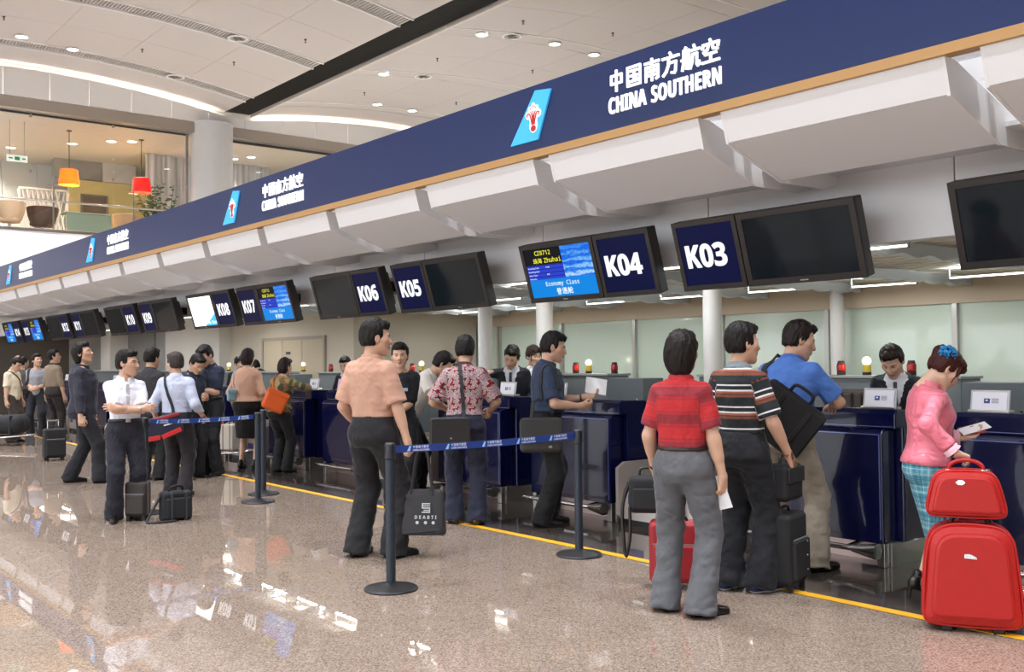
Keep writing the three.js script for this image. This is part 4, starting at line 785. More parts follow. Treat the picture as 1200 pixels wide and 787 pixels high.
// hair styles, all in head axes
function hairField(style, seed) {
  const n = (x, y, z) => 0.005 * noise(x * 95 + seed, y * 24, z * 95) + 0.0055 * noise(x * 38 + seed, y * 14, z * 38) + 0.003 * noise(x * 14, y * 14 + seed, z * 14);
  let f = ell([0, 0.045, -0.017], [0.0865, 0.098, 0.104]);
  if (style === 'bob') f = uni(0.03, f, ell([0, -0.02, -0.05], [0.086, 0.10, 0.075]));
  if (style === 'shaggy') f = uni(0.03, f, ell([0, -0.01, -0.045], [0.088, 0.10, 0.08]), ell([0, -0.075, -0.055], [0.06, 0.05, 0.05]));
  if (style === 'short') f = uni(0.03, f, ell([0, -0.01, -0.04], [0.078, 0.085, 0.075]));
  if (style === 'bald') f = ell([0, 0.02, -0.022], [0.08, 0.088, 0.096]);
  if (style === 'bun') f = uni(0.03, f, ell([0, 0.0, -0.035], [0.081, 0.085, 0.08]));
  const brow = style === 'bald' ? 0.09 : 0.062, napeY = { short: -0.055, shaggy: -0.125, bob: -0.105, bun: -0.045, bald: -0.05 }[style] ?? -0.05;
  const face = uni(0.02, (x, y, z) => Math.max(-(z - 0.03 - 0.25 * Math.max(0, Math.abs(x) - 0.03) * 0 - 0.0), y - brow - 0.6 * Math.max(0, 0.065 - z) * 0), ell([0, -0.03, 0.08], [0.064, 0.09, 0.085]));
  f = minus(f, face, 0.01);
  const sides = style === 'bob' || style === 'shaggy' ? -0.085 : -0.012;     // below the ears only behind them
  f = minus(f, (x, y, z) => Math.max(y - sides, -(z + (style === 'bob' ? 0.0 : 0.022))), 0.012);
  f = minus(f, (x, y, z) => y - napeY, 0.012);
  if (style === 'bald') f = minus(f, ell([0, 0.1, -0.01], [0.06, 0.07, 0.085]), 0.01);
  if (style === 'bun') f = uni(0.012, f, ell([0.0, 0.07, -0.095], [0.05, 0.05, 0.045]), cap([0.066, 0.05, 0.05], [0.07, -0.06, 0.055], 0.012, 0.004), cap([-0.066, 0.05, 0.05], [-0.07, -0.06, 0.055], 0.012, 0.004), ell([0, 0.085, 0.05], [0.068, 0.035, 0.045]), cap([0.03, 0.075, 0.092], [0.055, 0.03, 0.075], 0.012, 0.006), cap([-0.03, 0.075, 0.092], [-0.055, 0.03, 0.075], 0.012, 0.006));
  else if (style !== 'bald') f = uni(0.015, f, cap([0.035, 0.098, 0.06], [-0.03, 0.094, 0.066], 0.016, 0.014), ell([0, 0.095, 0.045], [0.06, 0.03, 0.045]));
  return (x, y, z) => f(x, y, z) - n(x, y, z);
}
// a hand from the wrist: palm, four fingers of three bones, thumb of two, curled towards the palm side
function handField(Wr, dir, pn, side, curl = 0.5, thumbIn = 0.5, spread = 0.06) {
  dir = unit(dir); pn = unit(sub(pn, mul(dir, dot(pn, dir)))); const th = mul(cross(pn, dir), side);
  const at = (a, b, c) => add(Wr, add(mul(dir, a), add(mul(th, b), mul(pn, c))));
  const K = [[0.088, 0.030], [0.093, 0.010], [0.088, -0.0105], [0.079, -0.0295]], F = [0.070, 0.078, 0.072, 0.056], R = [0.0092, 0.0095, 0.009, 0.008];
  let palm = cap(at(0.005, 0.012, 0), at(...K[0], 0), 0.0155, 0.0135);
  palm = uni(0.02, palm, cap(at(0.005, 0.004, 0), at(...K[1], 0), 0.0165, 0.0135), cap(at(0.005, -0.006, 0), at(...K[2], 0), 0.016, 0.013), cap(at(0.008, -0.014, 0), at(...K[3], 0), 0.015, 0.012), cap(at(0.015, 0.014, 0.006), at(0.05, 0.034, 0.01), 0.015, 0.013), cap(at(-0.03, 0, 0), at(0.02, 0, 0), 0.026, 0.022));
  const pts = [], chains = [];
  const cl = Array.isArray(curl) ? curl : [curl * 0.9, curl, curl * 1.05, curl * 1.1];
  K.forEach(([a, b], i) => {
    let p = at(a, b, 0), ang = cl[i] * 0.75; const fan = (1.5 - i) * spread;
    const segs = []; let fl = [0.46, 0.3, 0.24];
    for (let s = 0; s < 3; s++) {
      const d = add(add(mul(dir, Math.cos(ang)), mul(pn, Math.sin(ang))), mul(th, fan * Math.cos(ang))), q = add(p, mul(unit(d), F[i] * fl[s] * 1.05));
      segs.push(cap(p, q, R[i] * (1 - 0.07 * s), R[i] * (0.95 - 0.08 * s))); p = q; pts.push(q); ang += cl[i] * [1.05, 0.75, 0][s];
    }
    chains.push(uni(0.004, ...segs));
  });
  const t0 = at(0.045, 0.034, 0.008), t1 = add(t0, mul(unit(add(add(mul(dir, 0.75), mul(th, 0.75 - thumbIn * 0.55)), mul(pn, 0.2 + thumbIn * 0.55))), 0.036)), t2 = add(t1, mul(unit(add(add(mul(dir, 0.95), mul(th, 0.3 - thumbIn * 0.55)), mul(pn, 0.15 + thumbIn * 0.5))), 0.03));
  pts.push(t1, t2);
  const thumb = uni(0.006, cap(at(0.02, 0.018, 0.004), t0, 0.014, 0.0125), cap(t0, t1, 0.0115, 0.0098), cap(t1, t2, 0.0098, 0.0082));
  let all = uni(0, ...chains); const body = uni(0.01, palm, thumb);
  return { field: (x, y, z) => smin(body(x, y, z), all(x, y, z), 0.007), pts: [Wr, ...pts, at(0.05, 0.05, 0), at(0.05, -0.04, 0)], centre: at(0.075, 0, 0.02), frame: { dir, pn, th } };
}
const boundsOf = (pts, m) => [[0, 1, 2].map((i) => Math.min(...pts.map((p) => p[i])) - m), [0, 1, 2].map((i) => Math.max(...pts.map((p) => p[i])) + m)];
const LOD = [{ cloth: 0.012, body: 0.024, head: 0.0042, hand: 0.0042, hair: 0.0046, shoe: 0.007 }, { cloth: 0.016, body: 0.028, head: 0.006, hand: 0.0058, hair: 0.008, shoe: 0.01 }, { cloth: 0.022, body: 0.034, head: 0.0085, hand: 0.008, hair: 0.011, shoe: 0.014 }];
/* A standing figure about 1.75 m tall in its own axes (x to its left, y up, z forward), scaled by o.h / 1.75.
   o.feet: [[x, z, toe turn], [..]] left and right; o.hip: [x, y, z] shift; o.lean, o.side, o.twist of the trunk; o.head: [yaw, pitch, roll];
   o.hand: [left, right] wrist targets with dir, palm, curl; o.top, o.legs, o.hair ... say what is worn. */
function person(o, label, x, z, turn, group) {
  const t = thing('person', label, 'person', [x, o.floor ?? 0, z], turn * RAD, group);
  const lod = LOD[o.lod ?? 1], s = o.h / 1.75, fem = !!o.female, prof = fem ? FEMALE : MALE, tone = o.skin ?? (fem ? SKIN2 : SKIN), wide = o.wide ?? 1, deep = o.deep ?? o.wide ?? 1, belly = o.belly ?? 0;
  const hip = add([0, 0.93, 0], o.hip ?? [0, 0, 0]), F0 = [[1, 0, 0], [0, 1, 0], [0, 0, 1]];
  const ft = rows(o.twist ?? 0, o.lean ?? 0, o.side ?? 0, F0), N = add(hip, mul(ft[1], 0.54)), P = hip;
  const inT = (a) => add(P, add(mul(ft[0], a[0]), add(mul(ft[1], a[1]), mul(ft[2], a[2]))));   // trunk axes to own axes
  const shW = (fem ? 0.135 : 0.147) * wide, scale = (g) => g.scale(s, s, s);
  const put = (name, g, mat, parent = t) => obj(name, Array.isArray(g) ? join(g) : g, mat, parent);
  t.updateMatrixWorld(true);
  // arms
  const arms = [1, -1].map((sd, i) => {
    if (o.hand?.[i]?.world) { const q = t.worldToLocal(V(...o.hand[i].world)); o.hand[i].at = [q.x / s, q.y / s, q.z / s]; } const S = inT([sd * shW, 0.452, -0.014]), a = o.hand?.[i] ?? {}, w0 = a.at ?? [sd * 0.26, 0.86, 0.04];
    const [E, Wr] = bend(S, a.trunk ? inT(a.trunk) : w0, 0.285, 0.25, a.elbow ?? [sd * 0.35, -0.25, -1]);
    const dir = a.dir ?? unit(add(sub(Wr, E), [0, -0.02, 0.02])), palm = a.palm ?? [-sd, 0, 0.15];
    return { S, E, Wr, sd, hand: handField(Wr, dir, palm, sd, a.curl ?? 0.45, a.thumb ?? 0.5, a.spread ?? 0.05), upper: 0.047, spec: a };
  });
  // legs
  const feet = o.feet ?? [[0.1, 0.0, 8], [-0.1, 0.0, -8]];
  const legs = [1, -1].map((sd, i) => {
    const [fx, fz, tt = 0, fy = 0] = feet[i], H = add(hip, [sd * 0.088, -0.02, 0]), A = [fx, 0.085 + fy, fz];
    const toe = [Math.sin(tt * RAD), 0, Math.cos(tt * RAD)];
    const [K, A2] = bend(H, A, 0.43, 0.425, o.knee?.[i] ?? [toe[0] * 0.6, 0, 1]);
    return { H, K, A: A2, toe, sd };
  });
  // head frame: chest frame turned by the head angles
  const hd = o.head ?? [0, 0, 0], base = rows(0, (o.lean ?? 0) * -0.55, (o.side ?? 0) * -0.5, ft), hf = rows(hd[0], hd[1], hd[2] ?? 0, base);
  const neckTop = add(N, mul(unit(add(mul(ft[1], 0.8), mul(hf[1], 0.4))), 0.044)), HC = add(neckTop, add(mul(hf[1], 0.106), mul(hf[2], 0.03)));
  const HS = o.headScale ?? 1.08, hm = new THREE.Matrix4().makeBasis(V(...hf[0]), V(...hf[1]), V(...hf[2])).scale(V(HS, HS, HS)).setPosition(...HC);
  const inH = (b) => { const a = mul(b, HS); return add(HC, add(mul(hf[0], a[0]), add(mul(hf[1], a[1]), mul(hf[2], a[2])))); };
  // ---- body: hidden parts coarse, head, forearms and hands fine; one mesh
  const bodyCore = uni(0.03, trunk(P, N, ft, prof, -0.006, wide, deep, belly), ...arms.flatMap((a) => [cap(inT([a.sd * 0.05, 0.505, -0.014]), a.S, 0.036, 0.042), cap(a.S, a.E, 0.045, 0.038)]), ...legs.flatMap((l) => [cap(l.H, l.K, fem ? 0.075 : 0.078, 0.052), cap(l.K, l.A, 0.05, 0.034)]), cap(N, neckTop, 0.05, 0.048));
  const all = [P, N, neckTop, ...arms.flatMap((a) => [a.S, a.E]), ...legs.flatMap((l) => [l.H, l.K, l.A])], [lo, hi] = boundsOf(all, 0.16);
  const geos = [];
  const bare = (g, col) => { if (g.attributes.position.count) geos.push(paint(g, col)); };
  bare(surf(o.bareLegs ? uni(0.03, bodyCore) : bodyCore, lo, hi, o.bareLegs ? Math.min(lod.body, 0.016) : lod.body), () => tone);
  for (const a of arms) {
    const fore = cap(a.E, a.Wr, 0.0405, 0.0265), musc = cap(mix(a.E, a.Wr, 0.12), mix(a.E, a.Wr, 0.5), 0.0425, 0.034), up = cap(mix(a.S, a.E, 0.4), a.E, 0.043, 0.038);
    const f = (x, y, z) => smin(uniArm(x, y, z), a.hand.field(x, y, z), 0.012), uniArm = uni(0.02, fore, musc, up);
    const [l1, h1] = boundsOf([...a.hand.pts], 0.022), [l2, h2] = boundsOf([mix(a.S, a.E, 0.4), a.E, a.Wr], 0.06);
    bare(surf(f, l1, h1, lod.hand), () => mul(tone, 0.97));
    bare(surf(cutBy(uniArm, unit(sub(a.Wr, a.E)), add(a.Wr, mul(unit(sub(a.Wr, a.E)), -0.004))), l2, h2, lod.hand * 1.8), () => tone);
  }
  const hg = surf(headField(fem), [-0.1, -0.2, -0.13], [0.1, 0.14, 0.13], lod.head); paint(hg, faceColour(tone, fem)); hg.applyMatrix4(hm); geos.push(hg);
  const body = mergeGeometries(geos.map((g) => { g.deleteAttribute('uv'); return g; })); body.userData.ready = true;
  put('body', scale(body), skinMat);
  // ---- hair
  if (o.hair !== 'none') {
    const st = o.hair ?? 'short', hc = o.hairColour ?? C(0x14100e), hairG = surf(hairField(st, (o.seed ?? 1) * 3.1), [-0.12, -0.15, -0.17], [0.12, 0.16, 0.13], lod.hair);
    hairG.applyMatrix4(hm); mapUv(hairG, planar);
    put('hair', scale(hairG), M(hc, 0.55, { specularIntensity: 0.5 }));
  }
  // ---- trousers or skirt
  const wb = o.waist ?? 0.115, L = o.legs ?? { kind: 'trousers', colour: C(0x15161a) };      // waist height above the pelvis line, along the trunk
  const fold = (A, sx, sy, sd2) => (x, y, z) => A * noise(x * sx + sd2, y * sy, z * sx);
  const seed = (o.seed ?? 1) * 7.7;
  if (L.kind !== 'skirt') {
    const fit = L.fit ?? 0.012, hem = L.hem ?? 0.028;
    const legF = legs.map((l) => {
      const down = unit(sub(l.A, l.K)), end = add(l.A, mul(down, 0.085 - hem)), kneeR = 0.058 + fit * 1.3, endR = 0.055 + fit * 1.5;
      return uni(0.03, cap(add(l.H, [0, 0.0, 0]), l.K, 0.088 + fit, kneeR), cap(l.K, end, kneeR, endR, true), cap(mix(l.K, end, 0.72), end, endR, endR + (L.flare ?? 0.003), true));
    });
    const w = (x, y, z) => { const low = Math.max(0, 0.5 - y) * 1.6, kn = Math.exp(-(((y - 0.5) / 0.12) ** 2)); return noise(x * 11 + seed, y * 17 + x * 7, z * 11) * (0.005 + 0.009 * low + 0.006 * kn) + Math.abs(noise(x * 9 + 4, y * 14 - x * 9 + seed, z * 9)) * 0.007 + noise(x * 5 + seed, y * 8, z * 5 + 9) * 0.006; };
    const pel = trunk(P, N, ft, prof, fit, wide, deep, belly), body2 = uni(0.035, pel, ...legF);
    let f = (x, y, z) => body2(x, y, z) + w(x, y, z);
    f = cutBy(f, ft[1], inT([0, wb, 0]));
    f = cutBy(f, [0, -1, 0], [0, hem * 0.6, 0]);
    const [l3, h3] = boundsOf([P, inT([0.1, wb, 0]), inT([-0.1, wb, 0]), ...legs.flatMap((l) => [l.H, l.K, [l.A[0], 0.0, l.A[2]]])], 0.18);
    const g = surf(f, l3, h3, lod.cloth); mapUv(g, planar); put(L.name ?? 'trousers', scale(g), L.mat ?? cloth(L.colour, 0.85));
    if (L.belt) {
      const bp = inT([0, wb, 0]), band = cutBy(cutBy(trunk(P, N, ft, prof, fit + 0.006, wide, deep, belly), ft[1], inT([0, wb + 0.006, 0])), mul(ft[1], -1), inT([0, wb - 0.028, 0]));
      const [l4, h4] = boundsOf([bp], 0.24); const bg = surf(band, l4, h4, Math.min(lod.cloth, 0.011)); mapUv(bg, planar); put('belt', scale(bg), M(L.belt, 0.4));
      if (L.buckle) put('buckle', scale(tf(box(0.045, 0.034, 0.012, 0, 0, 0, 0.004), ...inT([0, wb - 0.011, (prof[3][2]) * deep + fit + 0.016 + belly * 0.8]))), steel);
    }
  } else {
    const hemY = L.hem, wide2 = L.wide ?? 0.0, c0 = inT([0, wb, 0]), c1 = add(mix(legs[0].K, legs[1].K, 0.5), [0, hemY - mix(legs[0].K, legs[1].K, 0.5)[1], 0]);
    const hipTo = [P[0], P[1], P[2]], f0 = trunk(P, N, ft, prof, 0.014, wide, deep, belly);
    const mid = sub(c1, hipTo), LL = len(mid), u = mul(mid, 1 / LL);
    const cone = (x, y, z) => { const px = x - hipTo[0], py = y - hipTo[1], pz = z - hipTo[2], q = px * u[0] + py * u[1] + pz * u[2], k = Math.max(0, Math.min(1, q / LL)); const lx = px - u[0] * q, lz = pz - u[2] * q; const w = 0.176 * wide + (L.flare ?? 0) * k, d = 0.132 * deep + (L.flare ?? 0) * k; return (Math.sqrt((lx / w) ** 2 + (lz / d) ** 2) - 1) * d; };
    let f = uni(0.03, f0, cutBy(cone, ft[1], inT([0, 0.02, 0])));
    f = cutBy(cutBy(f, ft[1], c0), [0, -1, 0], [0, hemY, 0]);
    const g0 = (x, y, z) => f(x, y, z) + noise(x * 9 + seed, y * 4, z * 9) * 0.006 * Math.min(1, Math.max(0, 0.95 - y) * 3);
    const slit = L.slit ? minus(g0, (x, y, z) => Math.max(Math.abs(x + 0.17 - (y - hemY) * 0.02) - 0.03 * Math.max(0, 1 - (y - hemY) / 0.28) - 0.001, y - hemY - 0.28, Math.abs(z) - 0.3)) : g0;
    const [l3, h3] = boundsOf([P, c0, c1, add(c1, [0, -0.02, 0])], 0.26), g = surf(slit, l3, h3, Math.min(lod.cloth, L.fine ?? 1));
    mapUv(g, (x, y, z) => [Math.atan2(z - P[2], x - P[0]) * 0.16, y]); put('skirt', scale(g), L.mat ?? cloth(L.colour, 0.85));
  }
  // ---- shoes
  const SH = o.shoes ?? {};
  for (const l of legs) {
    const side = [l.toe[2], 0, -l.toe[0]], at = (a, y, b = 0) => [l.A[0] + l.toe[0] * a + side[0] * b, y + (l.A[1] - 0.085), l.A[2] + l.toe[2] * a + side[2] * b];
    const heel = SH.heel ?? 0;
    let f = uni(0.03, cap(at(-0.055, 0.042 + heel), at(0.06, 0.036 + heel * 0.5), 0.037, 0.041), cap(at(0.06, 0.034 + heel * 0.5), at(0.175, 0.022), 0.041, 0.026), cap(at(-0.03, 0.05 + heel), at(-0.02, 0.1 + heel), 0.038, 0.036));
    if (heel) f = uni(0.008, minus(f, uni(0, ell(at(0.02, 0.105), [0.05, 0.055, 0.07])), 0.01), cap(at(-0.075, heel + 0.03), at(-0.085, 0.0), 0.017, 0.008));
    const floorY = l.A[1] - 0.085; f = cutBy(f, [0, -1, 0], [0, floorY + 0.002, 0]); if (heel) f = minus(f, cap(at(-0.03, heel * 0.25), at(0.06, -0.02), heel * 0.5, 0.02), 0.006);
    const [l5, h5] = boundsOf([at(-0.1, 0), at(0.21, 0), at(0, 0.14 + heel, 0.06), at(0, 0, -0.06)], 0.05), g = surf(f, l5, h5, lod.shoe);
    mapUv(g, planar); const m = put('shoe', scale(g), M(SH.colour ?? C(0x0c0b0b), SH.rough ?? 0.3));
    if (!heel) { const sg = surf(cutBy(grown(f, 0.003), [0, 1, 0], [0, floorY + 0.016, 0]), l5, h5, lod.shoe); mapUv(sg, planar); put('sole', scale(sg), M(SH.sole ?? C(0x050505), 0.6), m); }
    if (o.strapShoe) put('ankle_strap', scale(tube([0, 1, 2, 3, 4, 5, 6, 7].map((k) => V(...at(-0.01 + 0.042 * Math.cos(k * Math.PI / 4), 0.15, 0.042 * Math.sin(k * Math.PI / 4)))), 0.005, 24, 6, true)), M(C(0x0c0b0b), 0.4));
  }
  // ---- top
  const T = o.top ?? { colour: C(0xdddddd) }, fit = T.fit ?? 0.016, hemT = T.hem ?? 0.106, low = T.low ?? 0;
  const sleeves = arms.map((a) => {
    const k = T.sleeve ?? 0.72, r = (T.arm ?? 0.0605) * 0.93;
    const shoulder = cap(inT([a.sd * 0.045, 0.5, -0.014]), a.S, 0.046, r - 0.004);
    if (k <= 1) return uni(0.03, shoulder, cap(a.S, mix(a.S, a.E, k), r, r + (T.flareArm ?? 0.006), true));
    const e = mix(a.E, a.Wr, k - 1);
    return uni(0.03, shoulder, cap(a.S, a.E, r, r - 0.008), cap(a.E, e, r - 0.008, T.cuff ?? 0.04, true));
  });
  const tr = trunk(P, N, ft, prof, fit, wide, deep, belly);
  let topF = uni(T.blend ?? 0.03, tr, ...sleeves);
  if (low) topF = uni(0.03, topF, trunk(P, N, ft, prof, fit + low, wide, deep, belly));
  const creased = T.creased ?? 1, raw = topF;
  topF = (x, y, z) => raw(x, y, z) + creased * (noise(x * 8 + seed, y * 7 + x * 5, z * 8) * 0.009 + Math.abs(noise(x * 13 + seed, y * 7 - x * 9, z * 13 + 3)) * 0.008);
  topF = cutBy(topF, mul(ft[1], -1), inT([0, hemT, 0]));
  topF = cutBy(topF, unit(add(mul(ft[1], 1), mul(ft[2], T.neckTilt ?? 0.35))), inT([0, 0.522, 0]));
  if (T.open) topF = minus(topF, (x, y, z) => { const p = sub([x, y, z], P), lx = dot(p, ft[0]), ly = dot(p, ft[1]), lz = dot(p, ft[2]); return Math.max(Math.abs(lx) - Math.max(0, (ly - 0.2) * 0.24), 0.03 - lz); });
  const topPts = [inT([0.2, hemT, 0.1]), inT([-0.2, hemT, -0.1]), N, ...arms.flatMap((a) => (T.sleeve > 1 ? [a.S, a.E, a.Wr] : [a.S, mix(a.S, a.E, T.sleeve ?? 0.72)]))];
  const [l6, h6] = boundsOf(topPts, 0.13), topG = surf(topF, l6, h6, Math.min(lod.cloth, T.fine ?? 1));
  const axis = (a, b) => { const d = sub(b, a), L2 = len(d), u = mul(d, 1 / L2); return (p) => { const q = dot(sub(p, a), u); return [q, len(sub(sub(p, a), mul(u, q)))]; }; };
  const armAx = arms.map((a) => axis(a.S, a.E));
  mapUv(topG, T.uv === 'stripes' || T.uv === 'wrap' ? (x, y, z) => {
    const p = [x, y, z], d = sub(p, P), lx = dot(d, ft[0]), ly = dot(d, ft[1]), lz = dot(d, ft[2]);
    for (let i = 0; i < 2; i++) { const [q] = armAx[i](p); if (q > 0.0 && lx * arms[i].sd > 0.06 && sleeves[i](x, y, z) < tr(x, y, z)) return [lz + lx * 0.8 + 0.3, 0.495 - q]; }
    return [Math.atan2(lx, -lz) * 0.15, ly];
  } : planar);
  put(T.name ?? 'shirt', scale(topG), T.mat ?? cloth(T.colour, T.rough ?? 0.85));
  const at = (px, py, pz) => t.localToWorld(V(px * s, py * s, pz * s));
  t.updateMatrixWorld(true);
  if (T.collar) {
    const nb = inT([0, 0.51, -0.012]), tilt = unit(add(ft[1], mul(ft[2], 0.28))), tube1 = cap(add(nb, mul(tilt, -0.02)), add(nb, mul(tilt, T.collarH ?? 0.055)), T.collarR?.[0] ?? (fem ? 0.072 : 0.086), T.collarR?.[1] ?? (fem ? 0.061 : 0.069), true);
    let f = minus(tube1, grown(tube1, -0.010)); f = cutBy(cutBy(f, tilt, add(nb, mul(tilt, T.collarH ?? 0.05))), mul(tilt, -1), add(nb, mul(tilt, 0.0)));
    if (T.fold) f = uni(0.004, f, (x, y, z) => { const p = sub([x, y, z], nb), q = dot(p, tilt), r = len(sub(p, mul(tilt, q))); return Math.max(Math.abs(r - 0.072 - (0.045 - q) * 0.35) - 0.0045, q - 0.048, -q + 0.004); });
    f = minus(f, (x, y, z) => { const p = sub([x, y, z], nb); return Math.max(Math.abs(dot(p, ft[0])) - 0.014 - dot(p, ft[1]) * 0.25, -dot(p, ft[2])); });
    const [l7, h7] = boundsOf([nb, add(nb, [0, 0.05, 0])], 0.11), g = surf(f, l7, h7, [0.0044, 0.006, 0.009][o.lod ?? 1]); mapUv(g, planar); put('collar', scale(g), T.collarMat ?? cloth(T.collar, 0.8));
  }
  if (T.placket) put('placket', scale(join([0.2, 0.26, 0.32, 0.38, 0.44].map((yy) => { const q = inT([0, yy, 0]); let d = 0.05; while (topF(...add(q, mul(ft[2], d))) < 0 && d < 0.3) d += 0.003; const c = add(q, mul(ft[2], d)); return tf(box(0.032, 0.066, 0.006, 0, 0, 0, 0.003), c[0], c[1], c[2], 0, (o.twist ?? 0) * RAD, 0); }))), cloth(T.placket, 0.8));
  if (T.open) {                                            // white shirt and tie in the opening of a jacket
    const inner = cutBy(cutBy(trunk(P, N, ft, prof, fit - 0.008, wide, deep, belly), mul(ft[1], -1), inT([0, 0.16, 0])), mul(ft[2], -1), inT([0, 0, 0.02]));
    const [l8, h8] = boundsOf([inT([0.1, 0.2, 0.1]), inT([-0.1, 0.54, 0.1])], 0.1), g = surf(inner, l8, h8, lod.cloth); mapUv(g, planar); put('shirt_front', scale(g), cloth(C(0xe6e8ee), 0.8));
    if (T.tie) { const pts = []; for (let k = 0; k < 8; k++) { const q = inT([0, 0.5 - k * 0.042, 0]); let d = 0.03; while (topFi(q, d) < 0 && d < 0.3) d += 0.004; pts.push(add(q, mul(ft[2], d + 0.004))); } function topFi(q, d) { return inner(...add(q, mul(ft[2], d))); }
      put('tie', scale(join(pts.slice(1).map((p, k) => { const q = pts[k], c = mix(p, q, 0.5), w = 0.03 + 0.016 * Math.min(1, k / 5); return tf(box(w, len(sub(p, q)) * 1.12, 0.008, 0, 0, 0, 0.003), c[0], c[1], c[2], Math.atan2(q[2] - p[2], q[1] - p[1]) , Math.atan2(ft[2][0], ft[2][2]), 0); }))), T.tie); }
  }
  if (o.glasses) {
    const gl = []; for (const sd of [1, -1]) { const ring = []; for (let k = 0; k < 10; k++) ring.push(V(...inH([sd * 0.032 + 0.021 * Math.cos(k * 0.628), 0.002 + 0.015 * Math.sin(k * 0.628), 0.098 - 0.004 * Math.abs(Math.cos(k * 0.628))]))); gl.push(tube(ring, 0.0015, 24, 5, true)); gl.push(tube([V(...inH([sd * 0.053, 0.005, 0.095])), V(...inH([sd * 0.078, 0.006, 0.05])), V(...inH([sd * 0.081, 0.004, -0.01]))], 0.0016, 10, 5)); }
    gl.push(tube([V(...inH([0.012, 0.006, 0.099])), V(...inH([0, 0.009, 0.104])), V(...inH([-0.012, 0.006, 0.099]))], 0.0015, 6, 5)); put('glasses', scale(join(gl)), darkGrey);
  }
  arms.forEach((a, i) => { if (a.spec.watch) { const d = unit(sub(a.Wr, a.E)); put('watch', scale(join([rod(V(...add(a.Wr, mul(d, -0.03))), V(...add(a.Wr, mul(d, -0.012))), 0.0305, 0.03, 18), tf(new THREE.CylinderGeometry(0.017, 0.017, 0.012, 16), ...add(add(a.Wr, mul(d, -0.02)), mul(a.hand.frame.pn, -0.03)))])), a.spec.watch === 'steel' ? steel : black); } });
  // a strap laid on the clothes: control points are pushed out to the surface
  const skinOut = (p, off) => { for (let k = 0; k < 14; k++) { const e = 0.004, v = Math.min(topF(...p), bodyCore(...p) ) ; const fn = (q) => Math.min(topF(...q), pelvis(...q)); const d = fn(p) - off; if (Math.abs(d) < 0.001) break; const g = unit([fn(add(p, [e, 0, 0])) - fn(add(p, [-e, 0, 0])), fn(add(p, [0, e, 0])) - fn(add(p, [0, -e, 0])), fn(add(p, [0, 0, e])) - fn(add(p, [0, 0, -e]))]); p = sub(p, mul(g, d)); } return p; };
  const pelvis = trunk(P, N, ft, prof, 0.03, wide, deep, belly);
  const strap = (name, pts, width, mat, free = []) => {
    const c = new THREE.CatmullRomCurve3(pts.map((p) => V(...p)), false, 'centripetal'), n = 40, q = [], nr = [];
    for (let k = 0; k <= n; k++) { let p = c.getPoint(k / n).toArray(); const raw0 = p; const fr = free.some(([a, b]) => k / n >= a && k / n <= b); if (!fr && pelvis) { const out = skinOut(p, 0.006); const d0 = Math.min(topF(...p), pelvis(...p)); p = d0 < 0.09 ? out : p; } q.push(p); }
    const pos = [], ix = [];
    for (let k = 0; k <= n; k++) {
      const a = q[Math.max(0, k - 1)], b = q[Math.min(n, k + 1)], d = unit(sub(b, a)), e = 0.006, fn = (x) => Math.min(topF(...x), pelvis(...x)), p = q[k];
      let g = unit([fn(add(p, [e, 0, 0])) - fn(add(p, [-e, 0, 0])), fn(add(p, [0, e, 0])) - fn(add(p, [0, -e, 0])), fn(add(p, [0, 0, e])) - fn(add(p, [0, 0, -e]))]); const w = mul(unit(cross(d, g)), width / 2);
      const up = mul(g, 0.004); for (const v of [add(add(p, w), up), sub(add(p, w), up), sub(sub(p, w), up), add(sub(p, w), up)]) pos.push(...v);
    }
    for (let k = 0; k < n; k++) for (let i = 0; i < 4; i++) { const a = k * 4 + i, b = k * 4 + (i + 1) % 4; ix.push(a, b, a + 4, b, b + 4, a + 4); }
    const g = new THREE.BufferGeometry(); g.setAttribute('position', new THREE.BufferAttribute(new Float32Array(pos), 3)); g.setIndex(ix);
    const fg = flat(g); fg.deleteAttribute('normal'); fg.computeVertexNormals(); return scale(fg);
  };
  return { t, at, s, inT, inH, arms, N, P, hf, ft, strap, put, scale };
}
// ---------------------------------------------------------------- printed cloths
const rowTex = (list, period) => { const sum = list.reduce((a, b) => a + b[1], 0); return rep(dataTex(128, (u, v) => { let q = v * sum, i = 0; while (i < list.length - 1 && q > list[i][1]) { q -= list[i][1]; i++; } const n = (rnd() - 0.5) * 0.03; return list[i][0].map((k) => k / 255 + n); }), 4, 1 / period); };
const printed = (map) => M(0xffffff, 0.85, { map, bumpMap: rep(crease, 1.8, 1.3), bumpScale: 0.010, sheen: 0.2, sheenRoughness: 0.6, sheenColor: new THREE.Color(1, 1, 1) });
const DK = [26, 34, 36], WH = [226, 226, 228], BR = [122, 66, 48], TN = [150, 96, 72];
const stripedCloth = printed(rowTex([[DK, 5.2], [BR, 1.8], [DK, 0.4], [TN, 1.3], [WH, 1.0], [DK, 2.2], [WH, 0.9]], 0.142));
const redCloth = printed(rowTex([[[182, 38, 42], 3], [[160, 38, 46], 0.5], [[182, 38, 42], 0.4], [[140, 40, 50], 2.6], [[182, 38, 42], 0.4], [[154, 38, 46], 0.5]], 0.17));
const cells = (n, seed) => { const pts = []; let q = seed; const r = () => (q = (q * 16807) % 2147483647) / 2147483647; for (let i = 0; i < n; i++) pts.push([r(), r(), r(), r()]); return (u, v) => { let b = 9, s = 9, w = pts[0]; for (const p of pts) { let dx = Math.abs(u - p[0]), dy = Math.abs(v - p[1]); dx = Math.min(dx, 1 - dx); dy = Math.min(dy, 1 - dy); const d = Math.hypot(dx, dy); if (d < b) { s = b; b = d; w = p; } else if (d < s) s = d; } return [b, s, w]; }; };
